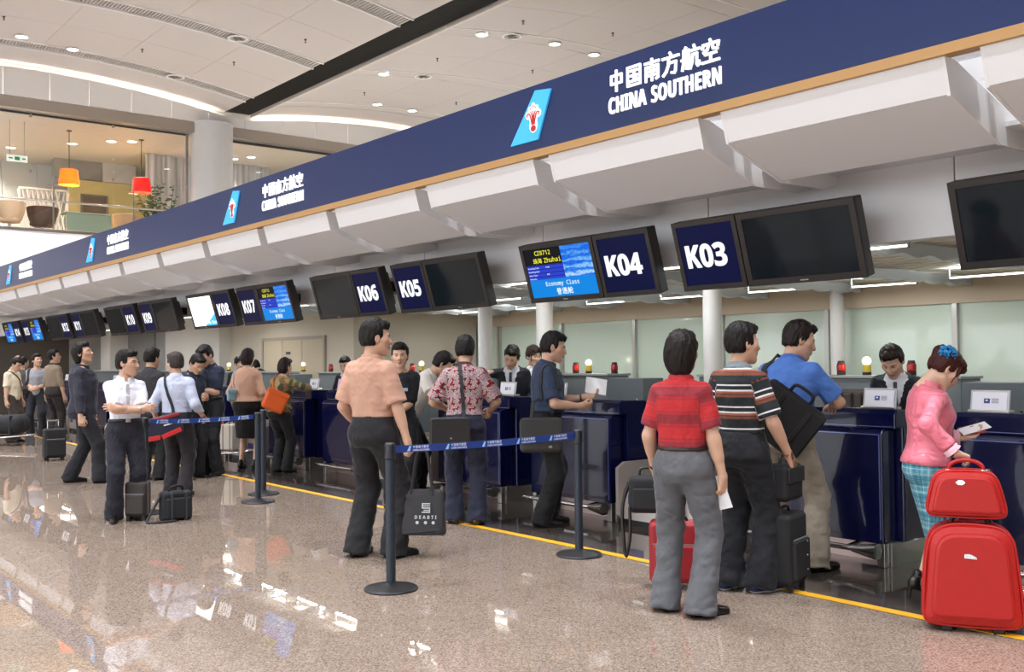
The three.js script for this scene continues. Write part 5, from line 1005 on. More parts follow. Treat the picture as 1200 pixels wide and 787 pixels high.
const fl = cells(42, 77), flowerCloth = printed(rep(dataTex(256, (u, v) => { const [b, s, w] = fl(u, v), e = s - b, k = b / 0.094 + 0.2 * Math.sin(w[2] * 20 + Math.atan2(v - w[1], u - w[0]) * (3 + Math.floor(w[3] * 3))); if (k < 0.22) return [0.55, 0.2, 0.22]; if (k < 0.5) return [0.74, 0.68, 0.69]; if (k < 0.72) return [0.34, 0.28, 0.30]; if (k < 1.0) return [0.80, 0.74, 0.74]; if (e < 0.02) return [0.28, 0.08, 0.1]; return [0.60, 0.10, 0.13]; }), 5.6, 5.6));
const cm = cells(36, 1234), camoCloth = printed(rep(dataTex(192, (u, v) => { const [, , w] = cm(u + 0.02 * Math.sin(v * 40), v + 0.02 * Math.sin(u * 44)); return [[0.36, 0.38, 0.24], [0.60, 0.53, 0.34], [0.24, 0.26, 0.19], [0.50, 0.36, 0.24]][Math.floor(w[2] * 4)]; }), 3, 3));
const plaidCloth = printed(rep(dataTex(256, (u, v) => { let c = [0.33, 0.62, 0.70]; const band = (t, a, b) => t > a && t < b; for (const t of [u, v]) { if (band(t, 0.05, 0.3)) c = mix(c, [0.20, 0.48, 0.58], 0.45); if (band(t, 0.4, 0.44) || band(t, 0.48, 0.5) || band(t, 0.72, 0.75)) c = mix(c, [0.92, 0.92, 0.90], 0.65); if (band(t, 0.86, 0.89) || band(t, 0.15, 0.165)) c = mix(c, [0.10, 0.18, 0.24], 0.7); } const n = (rnd() - 0.5) * 0.06; return c.map((k) => k + n); }), 8, 8));
const pinkSilk = M(srgb(228, 122, 140), 0.34, { sheen: 0.8, sheenRoughness: 0.35, sheenColor: new THREE.Color(1, 0.75, 0.8), bumpMap: rep(crease, 2.4, 1.6), bumpScale: 0.012 });
const paper = M(srgb(238, 240, 242), 0.7), darkLeather = M(srgb(26, 25, 26), 0.45), ballistic = M(srgb(24, 25, 28), 0.75, { bumpMap: rep(weave, 40, 40), bumpScale: 0.001 });
const BLACKT = { kind: 'trousers', colour: C(0x131419) }, hang = (sd, more = {}) => ({ at: [sd * 0.255, 0.845, 0.03], palm: [-sd, 0, 0.25], ...more });
// a passport or folded sheet held in a hand: thin slab fixed between fingers and thumb
function held(p, arm, w, h, mat, name, label, category, tilt = 0, offset = [0.06, 0.01, 0.03], thick = 0.004) {
  const a = p.arms[arm], fr = a.hand.frame, c = add(a.Wr, add(mul(fr.dir, offset[0]), add(mul(fr.th, offset[1]), mul(fr.pn, offset[2]))));
  const g = new THREE.BoxGeometry(w, h, thick), q = new THREE.Matrix4().makeBasis(V(...fr.th), V(...fr.dir), V(...cross(fr.th, fr.dir)));
  const m = tag(obj(name, flat(g), mat), label, category);
  const wq = new THREE.Quaternion().setFromRotationMatrix(q).multiply(new THREE.Quaternion().setFromAxisAngle(V(0, 0, 1), tilt * RAD));
  m.position.copy(p.at(...c)); m.quaternion.copy(p.t.quaternion).multiply(wq); return m;
}
// ---------------------------------------------------------------- the people
const cast = {};
cast.red = person({ h: 1.66, lod: 0, seed: 1, wide: 0.96, belly: 0.015, hair: 'shaggy', headScale: 1.13, hairColour: C(0x1a1513), lean: -1, head: [-4, -8, 3],
  feet: [[0.13, 0.02, 12], [-0.12, -0.05, -42]], hand: [{ at: [0.235, 0.90, 0.12], palm: [-1, 0, 0.3], curl: 0.6 }, { at: [-0.25, 0.84, 0.02], palm: [0.9, 0, 0.4], dir: [0.05, -1, 0.12], curl: 0.85, thumb: 0.8 }],
  top: { mat: redCloth, uv: 'stripes', fit: 0.018, hem: 0.112, sleeve: 0.8, arm: 0.066, flareArm: 0.01, collar: C(0xa8282e), fold: true, low: 0.004 },
  legs: { kind: 'trousers', colour: srgb(92, 94, 98), fit: 0.022, flare: 0.02, belt: C(0x2a1a16), hem: 0.012 }, shoes: { colour: C(0x100f10) } },
  'man with shaggy black hair in a red polo and grey trousers holding a white sheet', -4.020, -4.561, 204);
const redPaper = held(cast.red, 1, 0.11, 0.2, paper, 'paper_sheet', 'white folded sheet in the hand of the man in the red polo', 'paper', 0, [0.11, 0.0, 0.03]);
redPaper.rotation.set(8 * RAD, 22 * RAD, 16 * RAD, 'YXZ');
cast.stripe = person({ h: 1.73, lod: 0, seed: 2, wide: 0.95, belly: 0.015, hair: 'short', head: [-32, 0, 0],
  feet: [[0.1, -0.02, 0], [-0.11, 0.03, -22]], hand: [{ at: [0.25, 0.95, 0.16] }, { at: [-0.27, 0.90, 0.13], curl: 0.6, palm: [1, 0, 0] }],
  top: { mat: stripedCloth, uv: 'stripes', fit: 0.022, hem: 0.108, sleeve: 0.86, arm: 0.07, flareArm: 0.012, collar: srgb(120, 132, 138), fold: true },
  legs: { kind: 'trousers', colour: C(0x171a20), fit: 0.024, flare: 0.014, hem: 0.03 }, shoes: { colour: C(0x1c2c4c), rough: 0.6, sole: C(0xc8ccd4) } },
  'man in a black, brown and white striped polo and dark trousers', -4.146, -5.270, 190);
cast.blue = person({ h: 1.80, lod: 0, seed: 3, wide: 1.1, belly: 0.02, hair: 'short', hairColour: C(0x1d1613), lean: 13, hip: [0, -0.01, -0.06], head: [-48, 12, 0],
  feet: [[0.15, -0.04, 6], [-0.17, 0.02, -28]], hand: [{ at: [0.2, 1.13, 0.40], palm: [-0.3, -1, 0] }, { at: [-0.17, 1.12, 0.38], palm: [0.2, -1, 0], elbow: [-1, -0.5, -0.6], curl: 0.3 }],
  top: { colour: srgb(78, 122, 200), fit: 0.024, hem: 0.108, sleeve: 0.82, arm: 0.072, flareArm: 0.012, collar: srgb(64, 106, 184), fold: true },
  legs: { kind: 'trousers', colour: srgb(160, 152, 136), fit: 0.022, flare: 0.006, hem: 0.03 }, shoes: { colour: C(0x141211) } },
  'man in a bright blue polo and khaki trousers leaning on the desk', -4.344, -6.070, 192);
cast.pink = person({ h: 1.53, lod: 0, seed: 4, female: true, hair: 'bun', hairColour: C(0x3a1510), lean: 4, hip: [0, 0.055, 0], head: [0, 38, 0], bareLegs: true, strapShoe: true,
  feet: [[0.06, -0.03, 4, 0.06], [-0.07, 0.03, -6, 0.06]], hand: [{ at: [0.05, 1.16, 0.27], palm: [-0.3, 0.85, -0.3], dir: [-0.2, 0.25, 1], curl: 0.5, thumb: 0.5 }, { world: [-2.855, 0.955, -5.55], palm: [0.1, -1, 0.1], dir: [0.25, -0.25, 1], curl: 0.95, elbow: [-0.7, -0.3, -1] }],
  top: { name: 'jacket', mat: pinkSilk, fit: 0.028, hem: 0.0, sleeve: 1.78, arm: 0.066, cuff: 0.058, collar: srgb(214, 84, 110), collarMat: pinkSilk, low: 0.004, collarH: 0.055, collarR: [0.084, 0.07] },
  legs: { kind: 'skirt', mat: plaidCloth, hem: 0.40, flare: -0.035, slit: true, fine: 0.009 }, shoes: { colour: C(0x0c0a0a), heel: 0.06 } },
  'woman in a pink silk jacket and turquoise plaid skirt with a blue hair flower', -3.12, -5.72, 143);
{ const p = cast.pink;                                    // her flower, cuffs and passport
  const fl2 = []; for (let k = 0; k < 56; k++) { const a = k * 2.4, b = Math.acos(1 - 2 * (k + 0.5) / 56), r = 0.042, c = [-0.05 + r * Math.sin(b) * Math.cos(a) * 0.8, 0.082 + r * Math.cos(b), -0.065 + r * Math.sin(b) * Math.sin(a) * 1.25], q = p.inH(c); fl2.push(tf(new THREE.SphereGeometry(1, 7, 5).scale(0.02, 0.006, 0.016), ...q, rnd() * 3, rnd() * 3, rnd() * 3)); }
  const f = obj('hair_flower', p.scale(join(fl2)), M(srgb(40, 130, 190), 0.6), p.t); f.userData.label = 'bright blue ruffled hair flower';
  const lace = p.arms.map((a) => { const d = unit(sub(a.Wr, a.E)); return lathe([[0.046, 0], [0.056, 0.012], [0.05, 0.022], [0.06, 0.036], [0.052, 0.04], [0.044, 0.004]], 24).applyMatrix4(new THREE.Matrix4().compose(V(...add(a.Wr, mul(d, -0.052))), new THREE.Quaternion().setFromUnitVectors(V(0, 1, 0), V(...d)), V(1, 1, 1))); });
  for (const g of lace) obj('lace_cuff', p.scale(flat(g)), M(srgb(244, 196, 208), 0.8), p.t);
  held(p, 0, 0.1, 0.14, M(srgb(150, 60, 60), 0.6), 'passport', 'dark red passport held up by the woman in pink', 'passport', 10, [0.085, 0.02, 0.028], 0.008);
  held(p, 0, 0.09, 0.17, paper, 'boarding_pass', 'pale boarding pass tucked in the dark red passport', 'paper', -6, [0.1, 0.02, 0.036], 0.002);
}
cast.navy = person({ h: 1.76, lod: 0, seed: 5, wide: 1.02, belly: 0.02, hair: 'short', lean: 3, head: [-6, 10, 0],
  feet: [[0.1, 0.03, 6], [-0.1, -0.06, -10]], hand: [{ at: [0.06, 1.15, 0.36], palm: [-0.4, 0.8, 0], dir: [-0.1, 0.15, 1], curl: 0.55, watch: 'black' }, { at: [-0.14, 1.08, 0.29], palm: [0.7, 0.5, 0], dir: [0.25, 0.0, 1], curl: 0.8, thumb: 0.8 }],
  top: { colour: srgb(44, 58, 84), fit: 0.024, hem: 0.1, sleeve: 0.86, arm: 0.07, flareArm: 0.012, collar: srgb(40, 52, 78), fold: true, low: 0.01 },
  legs: { kind: 'trousers', colour: C(0x15161a), fit: 0.02 } },
  'man in a navy polo with a shoulder bag holding up papers', -6.95, -6.02, 147);
const navyPaper = held(cast.navy, 0, 0.2, 0.15, paper, 'paper_sheets', 'white papers held up by the man in the navy polo', 'paper', 0, [0.13, 0.05, 0.035]);
navyPaper.rotation.set(-14 * RAD, 62 * RAD, -10 * RAD, 'YXZ'); navyPaper.position.y += 0.03;
cast.floral = person({ h: 1.74, lod: 0, seed: 6, wide: 1.03, hair: 'short', lean: 6, head: [0, 8, 0],
  feet: [[0.11, 0.05, 26], [-0.12, -0.02, -8]], hand: [{ at: [0.2, 1.06, 0.24], curl: 0.7, palm: [-0.6, -0.3, 0.2], elbow: [0.8, -0.3, -1] }, { at: [-0.22, 1.04, 0.24], palm: [0.6, -0.3, 0.2], curl: 0.7, elbow: [-0.8, -0.3, -1] }],
  top: { mat: flowerCloth, uv: 'wrap', fit: 0.026, hem: 0.075, sleeve: 0.95, arm: 0.074, flareArm: 0.016, collar: srgb(70, 30, 36), fold: true, fine: 0.009 },
  legs: { kind: 'trousers', colour: srgb(34, 38, 58), fit: 0.02 }, shoes: { colour: C(0x3a2a20) } },
  'man in a red and white floral shirt with a black bag strap down his back', -7.500, -5.500, 226);
cast.white2 = person({ h: 1.76, lod: 1, seed: 7, lean: 35, hip: [0, -0.02, -0.12], head: [10, 20, 0], hair: 'short',
  feet: [[0.1, 0, 5], [-0.1, -0.08, -8]], hand: [{ at: [0.12, 1.1, 0.55], palm: [0, -1, 0] }, { at: [-0.2, 1.08, 0.42], palm: [0, -1, 0], elbow: [-1, -0.2, -0.6] }],
  top: { colour: srgb(228, 224, 216), fit: 0.028, hem: 0.04, sleeve: 0.8, arm: 0.072, collar: srgb(224, 220, 212), fold: true },
  legs: { kind: 'trousers', colour: C(0x14151a), fit: 0.02, belt: C(0x141414) } },
  'man in a white polo bending over the desk behind the floral shirt', -9.360, -6.200, 138);
cast.blackT = person({ h: 1.69, lod: 0, seed: 8, hair: 'short', head: [8, 2, 0], wide: 0.98,
  feet: [[0.1, 0, 10], [-0.1, 0, -10]], hand: [{ at: [0.02, 1.03, 0.25], palm: [-0.3, -0.4, -1], dir: [-1, 0.05, 0.1], curl: 0.6, watch: 'steel' }, { at: [-0.1, 1.0, 0.22], palm: [0.3, -0.3, -1], dir: [1, 0, 0.2], curl: 0.6 }],
  top: { colour: srgb(26, 28, 34), fit: 0.024, hem: 0.0, sleeve: 0.85, arm: 0.07, flareArm: 0.012, collar: srgb(24, 25, 30), collarH: 0.02 },
  legs: { kind: 'trousers', colour: C(0x13141a), fit: 0.018 } },
  'man in a black T-shirt facing the hall beside the beige shirt', -8.870, -5.680, 46);
{ const p = cast.blackT; const q = p.inT([0.075, 0.33, 0]); obj('chest_print', p.scale(tf(box(0.07, 0.035, 0.006), q[0], q[1], q[2] + 0.15, 0, 8 * RAD, 0)), M(srgb(150, 170, 190), 0.7), p.t); }
cast.beige = person({ h: 1.83, lod: 0, seed: 9, wide: 1.0, belly: 0.035, hair: 'short', head: [-42, 2, 0],
  feet: [[0.13, -0.02, 4], [-0.14, 0.06, -34]], hand: [{ at: [0.24, 0.95, 0.15], curl: 0.6 }, { at: [-0.29, 0.80, 0.05], curl: 1.15, palm: [0.9, 0, -0.2], thumb: 0.9 }],
  top: { colour: srgb(192, 150, 128), fit: 0.02, hem: 0.108, sleeve: 0.88, arm: 0.074, flareArm: 0.014, collar: srgb(186, 144, 122), fold: true, low: 0.004 },
  legs: { kind: 'trousers', colour: C(0x1a1a1d), fit: 0.026, hem: 0.02 }, shoes: { colour: C(0x0d0c0c) } },
  'tall man in a salmon shirt carrying a printed black tote bag', -6.736, -4.056, 204);
cast.white = person({ h: 1.64, lod: 0, seed: 10, hair: 'short', glasses: true, head: [50, 0, 0], wide: 1.02,
  feet: [[0.11, -0.03, 10], [-0.12, 0.04, -14]], hand: [{ at: [-0.10, 1.165, 0.215], palm: [0, -0.2, -1], dir: [-1, 0.12, 0.02], curl: 0.5, elbow: [1, -0.8, 0.1] }, { at: [0.11, 1.15, 0.235], palm: [0, -0.2, -1], dir: [1, 0.1, 0.0], curl: 0.4, elbow: [-1, -0.8, 0.1], watch: 'steel' }],
  top: { colour: srgb(226, 230, 240), fit: 0.016, hem: 0.1, sleeve: 0.86, arm: 0.064, flareArm: 0.012, collar: srgb(240, 242, 250), fold: true, placket: srgb(240, 242, 250) },
  legs: { kind: 'trousers', colour: srgb(30, 31, 42), fit: 0.022, belt: C(0x14161c), buckle: true, hem: 0.025 }, shoes: { colour: C(0x1a1614) } },
  'man in a white short sleeved shirt and glasses standing with folded arms', -9.936, -3.205, 84);
cast.dark = person({ h: 1.79, lod: 1, seed: 11, hair: 'shaggy', wide: 1.12, glasses: true, head: [-14, -14, 0], feet: [[0.1, -0.1, 8], [-0.1, 0.26, -4]], hip: [0, -0.01, 0.06],
  hand: [{ at: [0.24, 0.88, 0.1] }, { at: [-0.26, 0.83, 0.06], curl: 0.8 }],
  top: { name: 'jacket', colour: srgb(44, 46, 58), fit: 0.036, hem: -0.16, sleeve: 1.9, arm: 0.072, cuff: 0.05, collar: srgb(40, 42, 52), fold: true, low: 0.004 },
  legs: { kind: 'trousers', colour: C(0x1b1c22), fit: 0.02 } },
  'man in a dark suit and glasses looking up at the screens', -13.445, -3.744, 158);
held(cast.dark, 1, 0.08, 0.12, M(srgb(200, 206, 214), 0.5), 'travel_document', 'pale travel document in the hand of the man in the dark suit', 'paper', 10, [0.06, 0.0, 0.03]);
cast.grey = person({ h: 1.71, lod: 1, seed: 12, hair: 'short', head: [-14, 4, 0], feet: [[0.09, 0, 6], [-0.1, 0.02, -8]], hand: [hang(1), hang(-1)],
  top: { name: 'jacket', colour: srgb(52, 50, 54), fit: 0.03, hem: -0.08, sleeve: 1.85, arm: 0.068, cuff: 0.048, collar: srgb(48, 46, 50), fold: true }, legs: BLACKT },
  'man in a charcoal jacket with his back turned behind the white shirt', -13.1, -4.55, 222);
cast.older = person({ h: 1.63, lod: 0, seed: 13, hair: 'short', hairColour: C(0x3a322e), wide: 1.06, belly: 0.02, head: [58, 4, 0], feet: [[0.1, 0.06, 14], [-0.11, -0.02, -6]],
  hand: [{ at: [0.31, 0.93, 0.09], curl: 0.8 }, { at: [-0.27, 0.97, 0.14] }],
  top: { colour: srgb(188, 196, 216), fit: 0.03, hem: 0.09, sleeve: 1.72, arm: 0.076, cuff: 0.052, collar: srgb(188, 196, 214), fold: true },
  legs: { kind: 'trousers', colour: srgb(36, 32, 36), fit: 0.022 } },
  'balding man in a pale blue shirt with a navy and red shoulder bag', -11.3, -4.22, 224);
cast.navyA = person({ h: 1.66, lod: 1, seed: 14, hair: 'short', head: [0, 34, 0], lean: 4, feet: [[0.1, 0, 4], [-0.1, 0.04, -8]], hand: [{ at: [0.06, 1.1, 0.26], dir: [-0.6, 0.2, 0.6], palm: [-0.3, 0.6, -0.5], curl: 0.7 }, { at: [-0.24, 0.95, 0.14] }],
  top: { colour: srgb(36, 44, 62), fit: 0.024, hem: 0.07, sleeve: 0.85, arm: 0.07, collar: srgb(32, 40, 56), fold: true }, legs: BLACKT }, 'shorter man in navy reading over his companion\'s shoulder', -12.929, -5.027, 104);
cast.navyB = person({ h: 1.77, lod: 1, seed: 15, hair: 'short', glasses: true, head: [-4, 30, 0], lean: 3, feet: [[0.1, 0, 8], [-0.1, 0.02, -8]], hand: [{ at: [0.04, 1.15, 0.27], dir: [-0.7, 0.15, 0.6], palm: [-0.2, 0.7, -0.5], curl: 0.6 }, { at: [-0.08, 1.15, 0.27], dir: [0.7, 0.15, 0.6], palm: [0.2, 0.7, -0.5], curl: 0.7 }],
  top: { colour: srgb(40, 48, 70), fit: 0.024, hem: 0.09, sleeve: 0.85, arm: 0.07, collar: srgb(38, 44, 64), fold: true, placket: srgb(42, 50, 74) }, legs: { kind: 'trousers', colour: C(0x131419), belt: C(0x201816), buckle: true, fit: 0.02 } }, 'taller man in navy with glasses looking down at papers in his hands', -13.044, -5.346, 28);
held(cast.navyB, 1, 0.07, 0.13, darkGrey, 'phone', 'small dark phone in the hands of the taller man in navy', 'phone', 20, [0.075, 0.0, 0.03], 0.012);
cast.peach = person({ h: 1.70, lod: 1, seed: 16, female: true, hair: 'bob', hairColour: C(0x241511), head: [0, 6, 0], bareLegs: true, wide: 1.16, feet: [[0.1, 0, 4], [-0.11, 0.02, -6]], hand: [{ at: [0.27, 0.93, 0.12] }, { at: [-0.28, 0.93, 0.12] }],
  top: { name: 'cardigan', colour: srgb(222, 178, 152), fit: 0.03, hem: 0.05, sleeve: 1.85, arm: 0.062, cuff: 0.046, collar: srgb(220, 176, 150), collarH: 0.02, low: 0.015 }, legs: { kind: 'skirt', colour: C(0x121215), hem: 0.44, flare: 0.02 }, shoes: { colour: C(0x14100f) } },
  'woman in a peach cardigan and black skirt seen from behind', -13.537, -6.078, 222);
cast.camo = person({ h: 1.58, lod: 1, seed: 17, female: true, hair: 'bob', hairColour: C(0x201410), wide: 1.08, lean: 10, hip: [0, -0.01, -0.05], head: [-12, 4, 0], feet: [[0.09, 0, 4], [-0.1, 0, -8]], hand: [{ at: [0.2, 1.0, 0.3] }, { at: [-0.22, 1.26, 0.36], palm: [0.1, -1, 0], elbow: [-1, -0.1, -0.5], curl: 0.2 }],
  top: { mat: camoCloth, uv: 'wrap', fit: 0.024, hem: -0.02, sleeve: 1.35, arm: 0.066, cuff: 0.056, collar: srgb(90, 92, 62), collarH: 0.02 }, legs: { kind: 'trousers', colour: C(0x17171a), fit: 0.016 } },
  'woman in a camouflage blouse with an orange bag leaning on the desk', -12.712, -6.206, 206);
cast.tan = person({ h: 1.80, lod: 2, seed: 18, hair: 'short', head: [-46, -8, 0], feet: [[0.1, 0, 4], [-0.1, 0, -8]], hand: [hang(1), hang(-1)],
  top: { colour: srgb(138, 122, 104), fit: 0.024, hem: 0.09, sleeve: 1.8, arm: 0.068, cuff: 0.046, collar: srgb(60, 46, 40), fold: true }, legs: { kind: 'trousers', colour: srgb(44, 38, 38), fit: 0.02 } }, 'man in a tan shirt looking up, behind the dark suit', -21.6, -5.55, 206);
cast.greyT = person({ h: 1.72, lod: 2, seed: 19, hair: 'short', head: [42, -8, 0], feet: [[0.13, 0.06, 14], [-0.13, -0.03, -12]], hand: [{ at: [0.04, 1.02, 0.25], dir: [-0.9, 0, 0.3], palm: [0, -0.3, -1] }, { at: [-0.06, 1.05, 0.24], dir: [0.9, 0, 0.3], palm: [0, -0.3, -1] }],
  top: { colour: srgb(150, 152, 160), fit: 0.022, hem: -0.04, sleeve: 0.8, arm: 0.07, collar: srgb(140, 142, 150), collarH: 0.02 }, legs: { kind: 'trousers', colour: srgb(36, 38, 46), fit: 0.02 } }, 'man in a grey T-shirt with black bags slung at his side', -22.5, -5.45, 66);
cast.cream = person({ h: 1.66, lod: 2, seed: 20, hair: 'short', head: [0, 24, 0], feet: [[0.1, 0, 4], [-0.1, 0, -8]], hand: [hang(1), hang(-1)],
  top: { colour: srgb(222, 210, 184), fit: 0.03, hem: -0.06, sleeve: 0.9, arm: 0.074, collar: srgb(216, 204, 178), fold: true }, legs: { kind: 'trousers', colour: srgb(70, 58, 52), fit: 0.02 } }, 'man in a loose cream shirt with a slanting strap at the left edge', -21.4, -4.75, 132);
cast.scratch = person({ h: 1.68, lod: 2, seed: 21, hair: 'short', head: [-10, 6, 0], feet: [[0.1, 0, 4], [-0.1, 0, -8]], hand: [{ at: [0.1, 1.72, -0.06], dir: [-0.6, 0.4, -0.4], palm: [-0.5, -0.8, 0.2], elbow: [1, 0.2, 0.4] }, hang(-1)],
  top: { colour: srgb(78, 74, 72), fit: 0.024, hem: -0.02, sleeve: 0.8, arm: 0.07, collar: srgb(70, 68, 66), collarH: 0.02 }, legs: { kind: 'trousers', colour: srgb(128, 96, 62), fit: 0.02 } }, 'man in a dark grey T-shirt with a hand on his head at far left', -23.3, -5.35, 210);
const SUIT = (extra = {}) => ({ name: 'jacket', colour: srgb(28, 30, 40), fit: 0.034, hem: -0.1, sleeve: 1.9, arm: 0.07, cuff: 0.046, collar: srgb(232, 234, 240), collarH: 0.045, open: true, tie: M(srgb(38, 44, 66), 0.5), ...extra });
cast.clerk = person({ h: 1.70, lod: 0, seed: 22, hair: 'short', hairColour: C(0x261a15), lean: 16, hip: [0, -0.05, -0.05], head: [-6, 30, 4], feet: [[0.1, -0.04, 6], [-0.1, 0, -6]], hand: [{ at: [0.2, 0.98, 0.34], palm: [0, -1, 0] }, { at: [-0.2, 0.98, 0.34], palm: [0, -1, 0] }], top: SUIT(), legs: BLACKT },
  'young clerk in a dark suit and tie looking down behind the desk', -4.454, -7.739, 22);
cast.point = person({ h: 1.76, lod: 0, seed: 23, hair: 'short', lean: 14, hip: [0, -0.04, -0.02], head: [-6, 24, -12], feet: [[0.1, 0, 6], [-0.1, 0, -6]], hand: [{ at: [0.2, 1.0, 0.3], palm: [0, -1, 0] }, { at: [-0.52, 1.5, 0.38], palm: [0.1, -0.7, 0.7], dir: [-1, 0.12, 0.12], curl: 0.12, thumb: 0.2, spread: 0.03, elbow: [-0.3, -1, -0.2] }], top: SUIT(), legs: BLACKT },
  'clerk in a dark suit stretching an arm towards the floral shirt', -9.380, -7.620, 40);
cast.face2 = person({ h: 1.68, lod: 1, seed: 24, female: true, hair: 'bun', hairColour: C(0x2a1a14), head: [20, 8, 0], hand: [hang(1), hang(-1)], top: SUIT({ hem: -0.05 }), legs: BLACKT }, 'clerk with tied brown hair half hidden behind the navy polo', -9.660, -8.150, 62);
cast.lady405 = person({ h: 1.60, lod: 1, seed: 25, female: true, hair: 'bob', lean: 8, head: [0, 18, 0], hand: [{ at: [0.2, 0.98, 0.3], palm: [0, -1, 0] }, { at: [-0.2, 0.98, 0.3], palm: [0, -1, 0] }], top: SUIT(), legs: BLACKT }, 'clerk with bobbed hair partly hidden behind the salmon shirt', -13.5, -7.7, 40);
cast.lady277 = person({ h: 1.62, lod: 2, seed: 26, female: true, hair: 'bun', head: [20, 8, 0], hand: [hang(1), hang(-1)], top: SUIT(), legs: BLACKT }, 'clerk whose face shows beside the peach cardigan', -17.4, -7.65, 70);
cast.bender = person({ h: 1.74, lod: 2, seed: 27, hair: 'short', lean: 42, hip: [0, -0.02, -0.14], head: [0, 10, 0], hand: [{ at: [0.2, 0.8, 0.5] }, { at: [-0.2, 0.8, 0.5] }], top: { colour: srgb(34, 42, 74), sleeve: 0.85, arm: 0.07, hem: 0.02, collar: srgb(30, 36, 66), fold: true }, legs: BLACKT }, 'person in navy bending down behind the far cabinets', -20.0, -9.45, 300);
cast.clerk98 = person({ h: 1.70, lod: 2, seed: 28, hair: 'short', lean: 6, head: [0, 20, 0], hand: [{ at: [0.2, 1.0, 0.3] }, { at: [-0.2, 1.0, 0.3] }], top: SUIT(), legs: BLACKT }, 'far clerk in a dark suit and white collar beyond the man in the dark suit', -26.7, -7.65, -20);
const QUICK=true;
// ---------------------------------------------------------------- bags and cases
function smoothPts(pts, n = 6) { const c = new THREE.CatmullRomCurve3(pts.map(([x, y]) => V(x, y, 0)), true, 'catmullrom', 0.5); return c.getPoints(pts.length * n).slice(0, -1).map((p) => [p.x, p.y]); }
function rounded(w0, w1, h, r) {                             // outline, w0 wide at the foot and w1 at the top, corners rounded
  const s = [[-w0 / 2, 0], [w0 / 2, 0], [w1 / 2, h], [-w1 / 2, h]], out = [];
  s.forEach((p, i) => { const a = s[(i + 3) % 4], b = s[(i + 1) % 4], rr = Array.isArray(r) ? r[i] : r, u = (q) => { const d = Math.hypot(q[0] - p[0], q[1] - p[1]); return [p[0] + (q[0] - p[0]) * rr / d, p[1] + (q[1] - p[1]) * rr / d]; }; const A = u(a), B = u(b); for (let k = 0; k <= 6; k++) { const t = k / 6; out.push([(1 - t) ** 2 * A[0] + 2 * t * (1 - t) * p[0] + t * t * B[0], (1 - t) ** 2 * A[1] + 2 * t * (1 - t) * p[1] + t * t * B[1]]); } });
  return out;
}
const ring = (pts, z, r) => tube(pts.filter((_, i) => i % 2 === 0).map(([x, y]) => V(x, y, z)), r, 80, 7, true);
const wheel = (x, y, z, r, w) => tf(cyl(r, r, w, 0, -w / 2, 0, 18), x, y, z, 0, 0, Math.PI / 2);
const redShell = M(srgb(174, 20, 15), 0.42, { bumpMap: rep(weave, 30, 30), bumpScale: 0.0006 });
const camTurn = (x, z) => Math.atan2(-x, -z);                // facing the camera
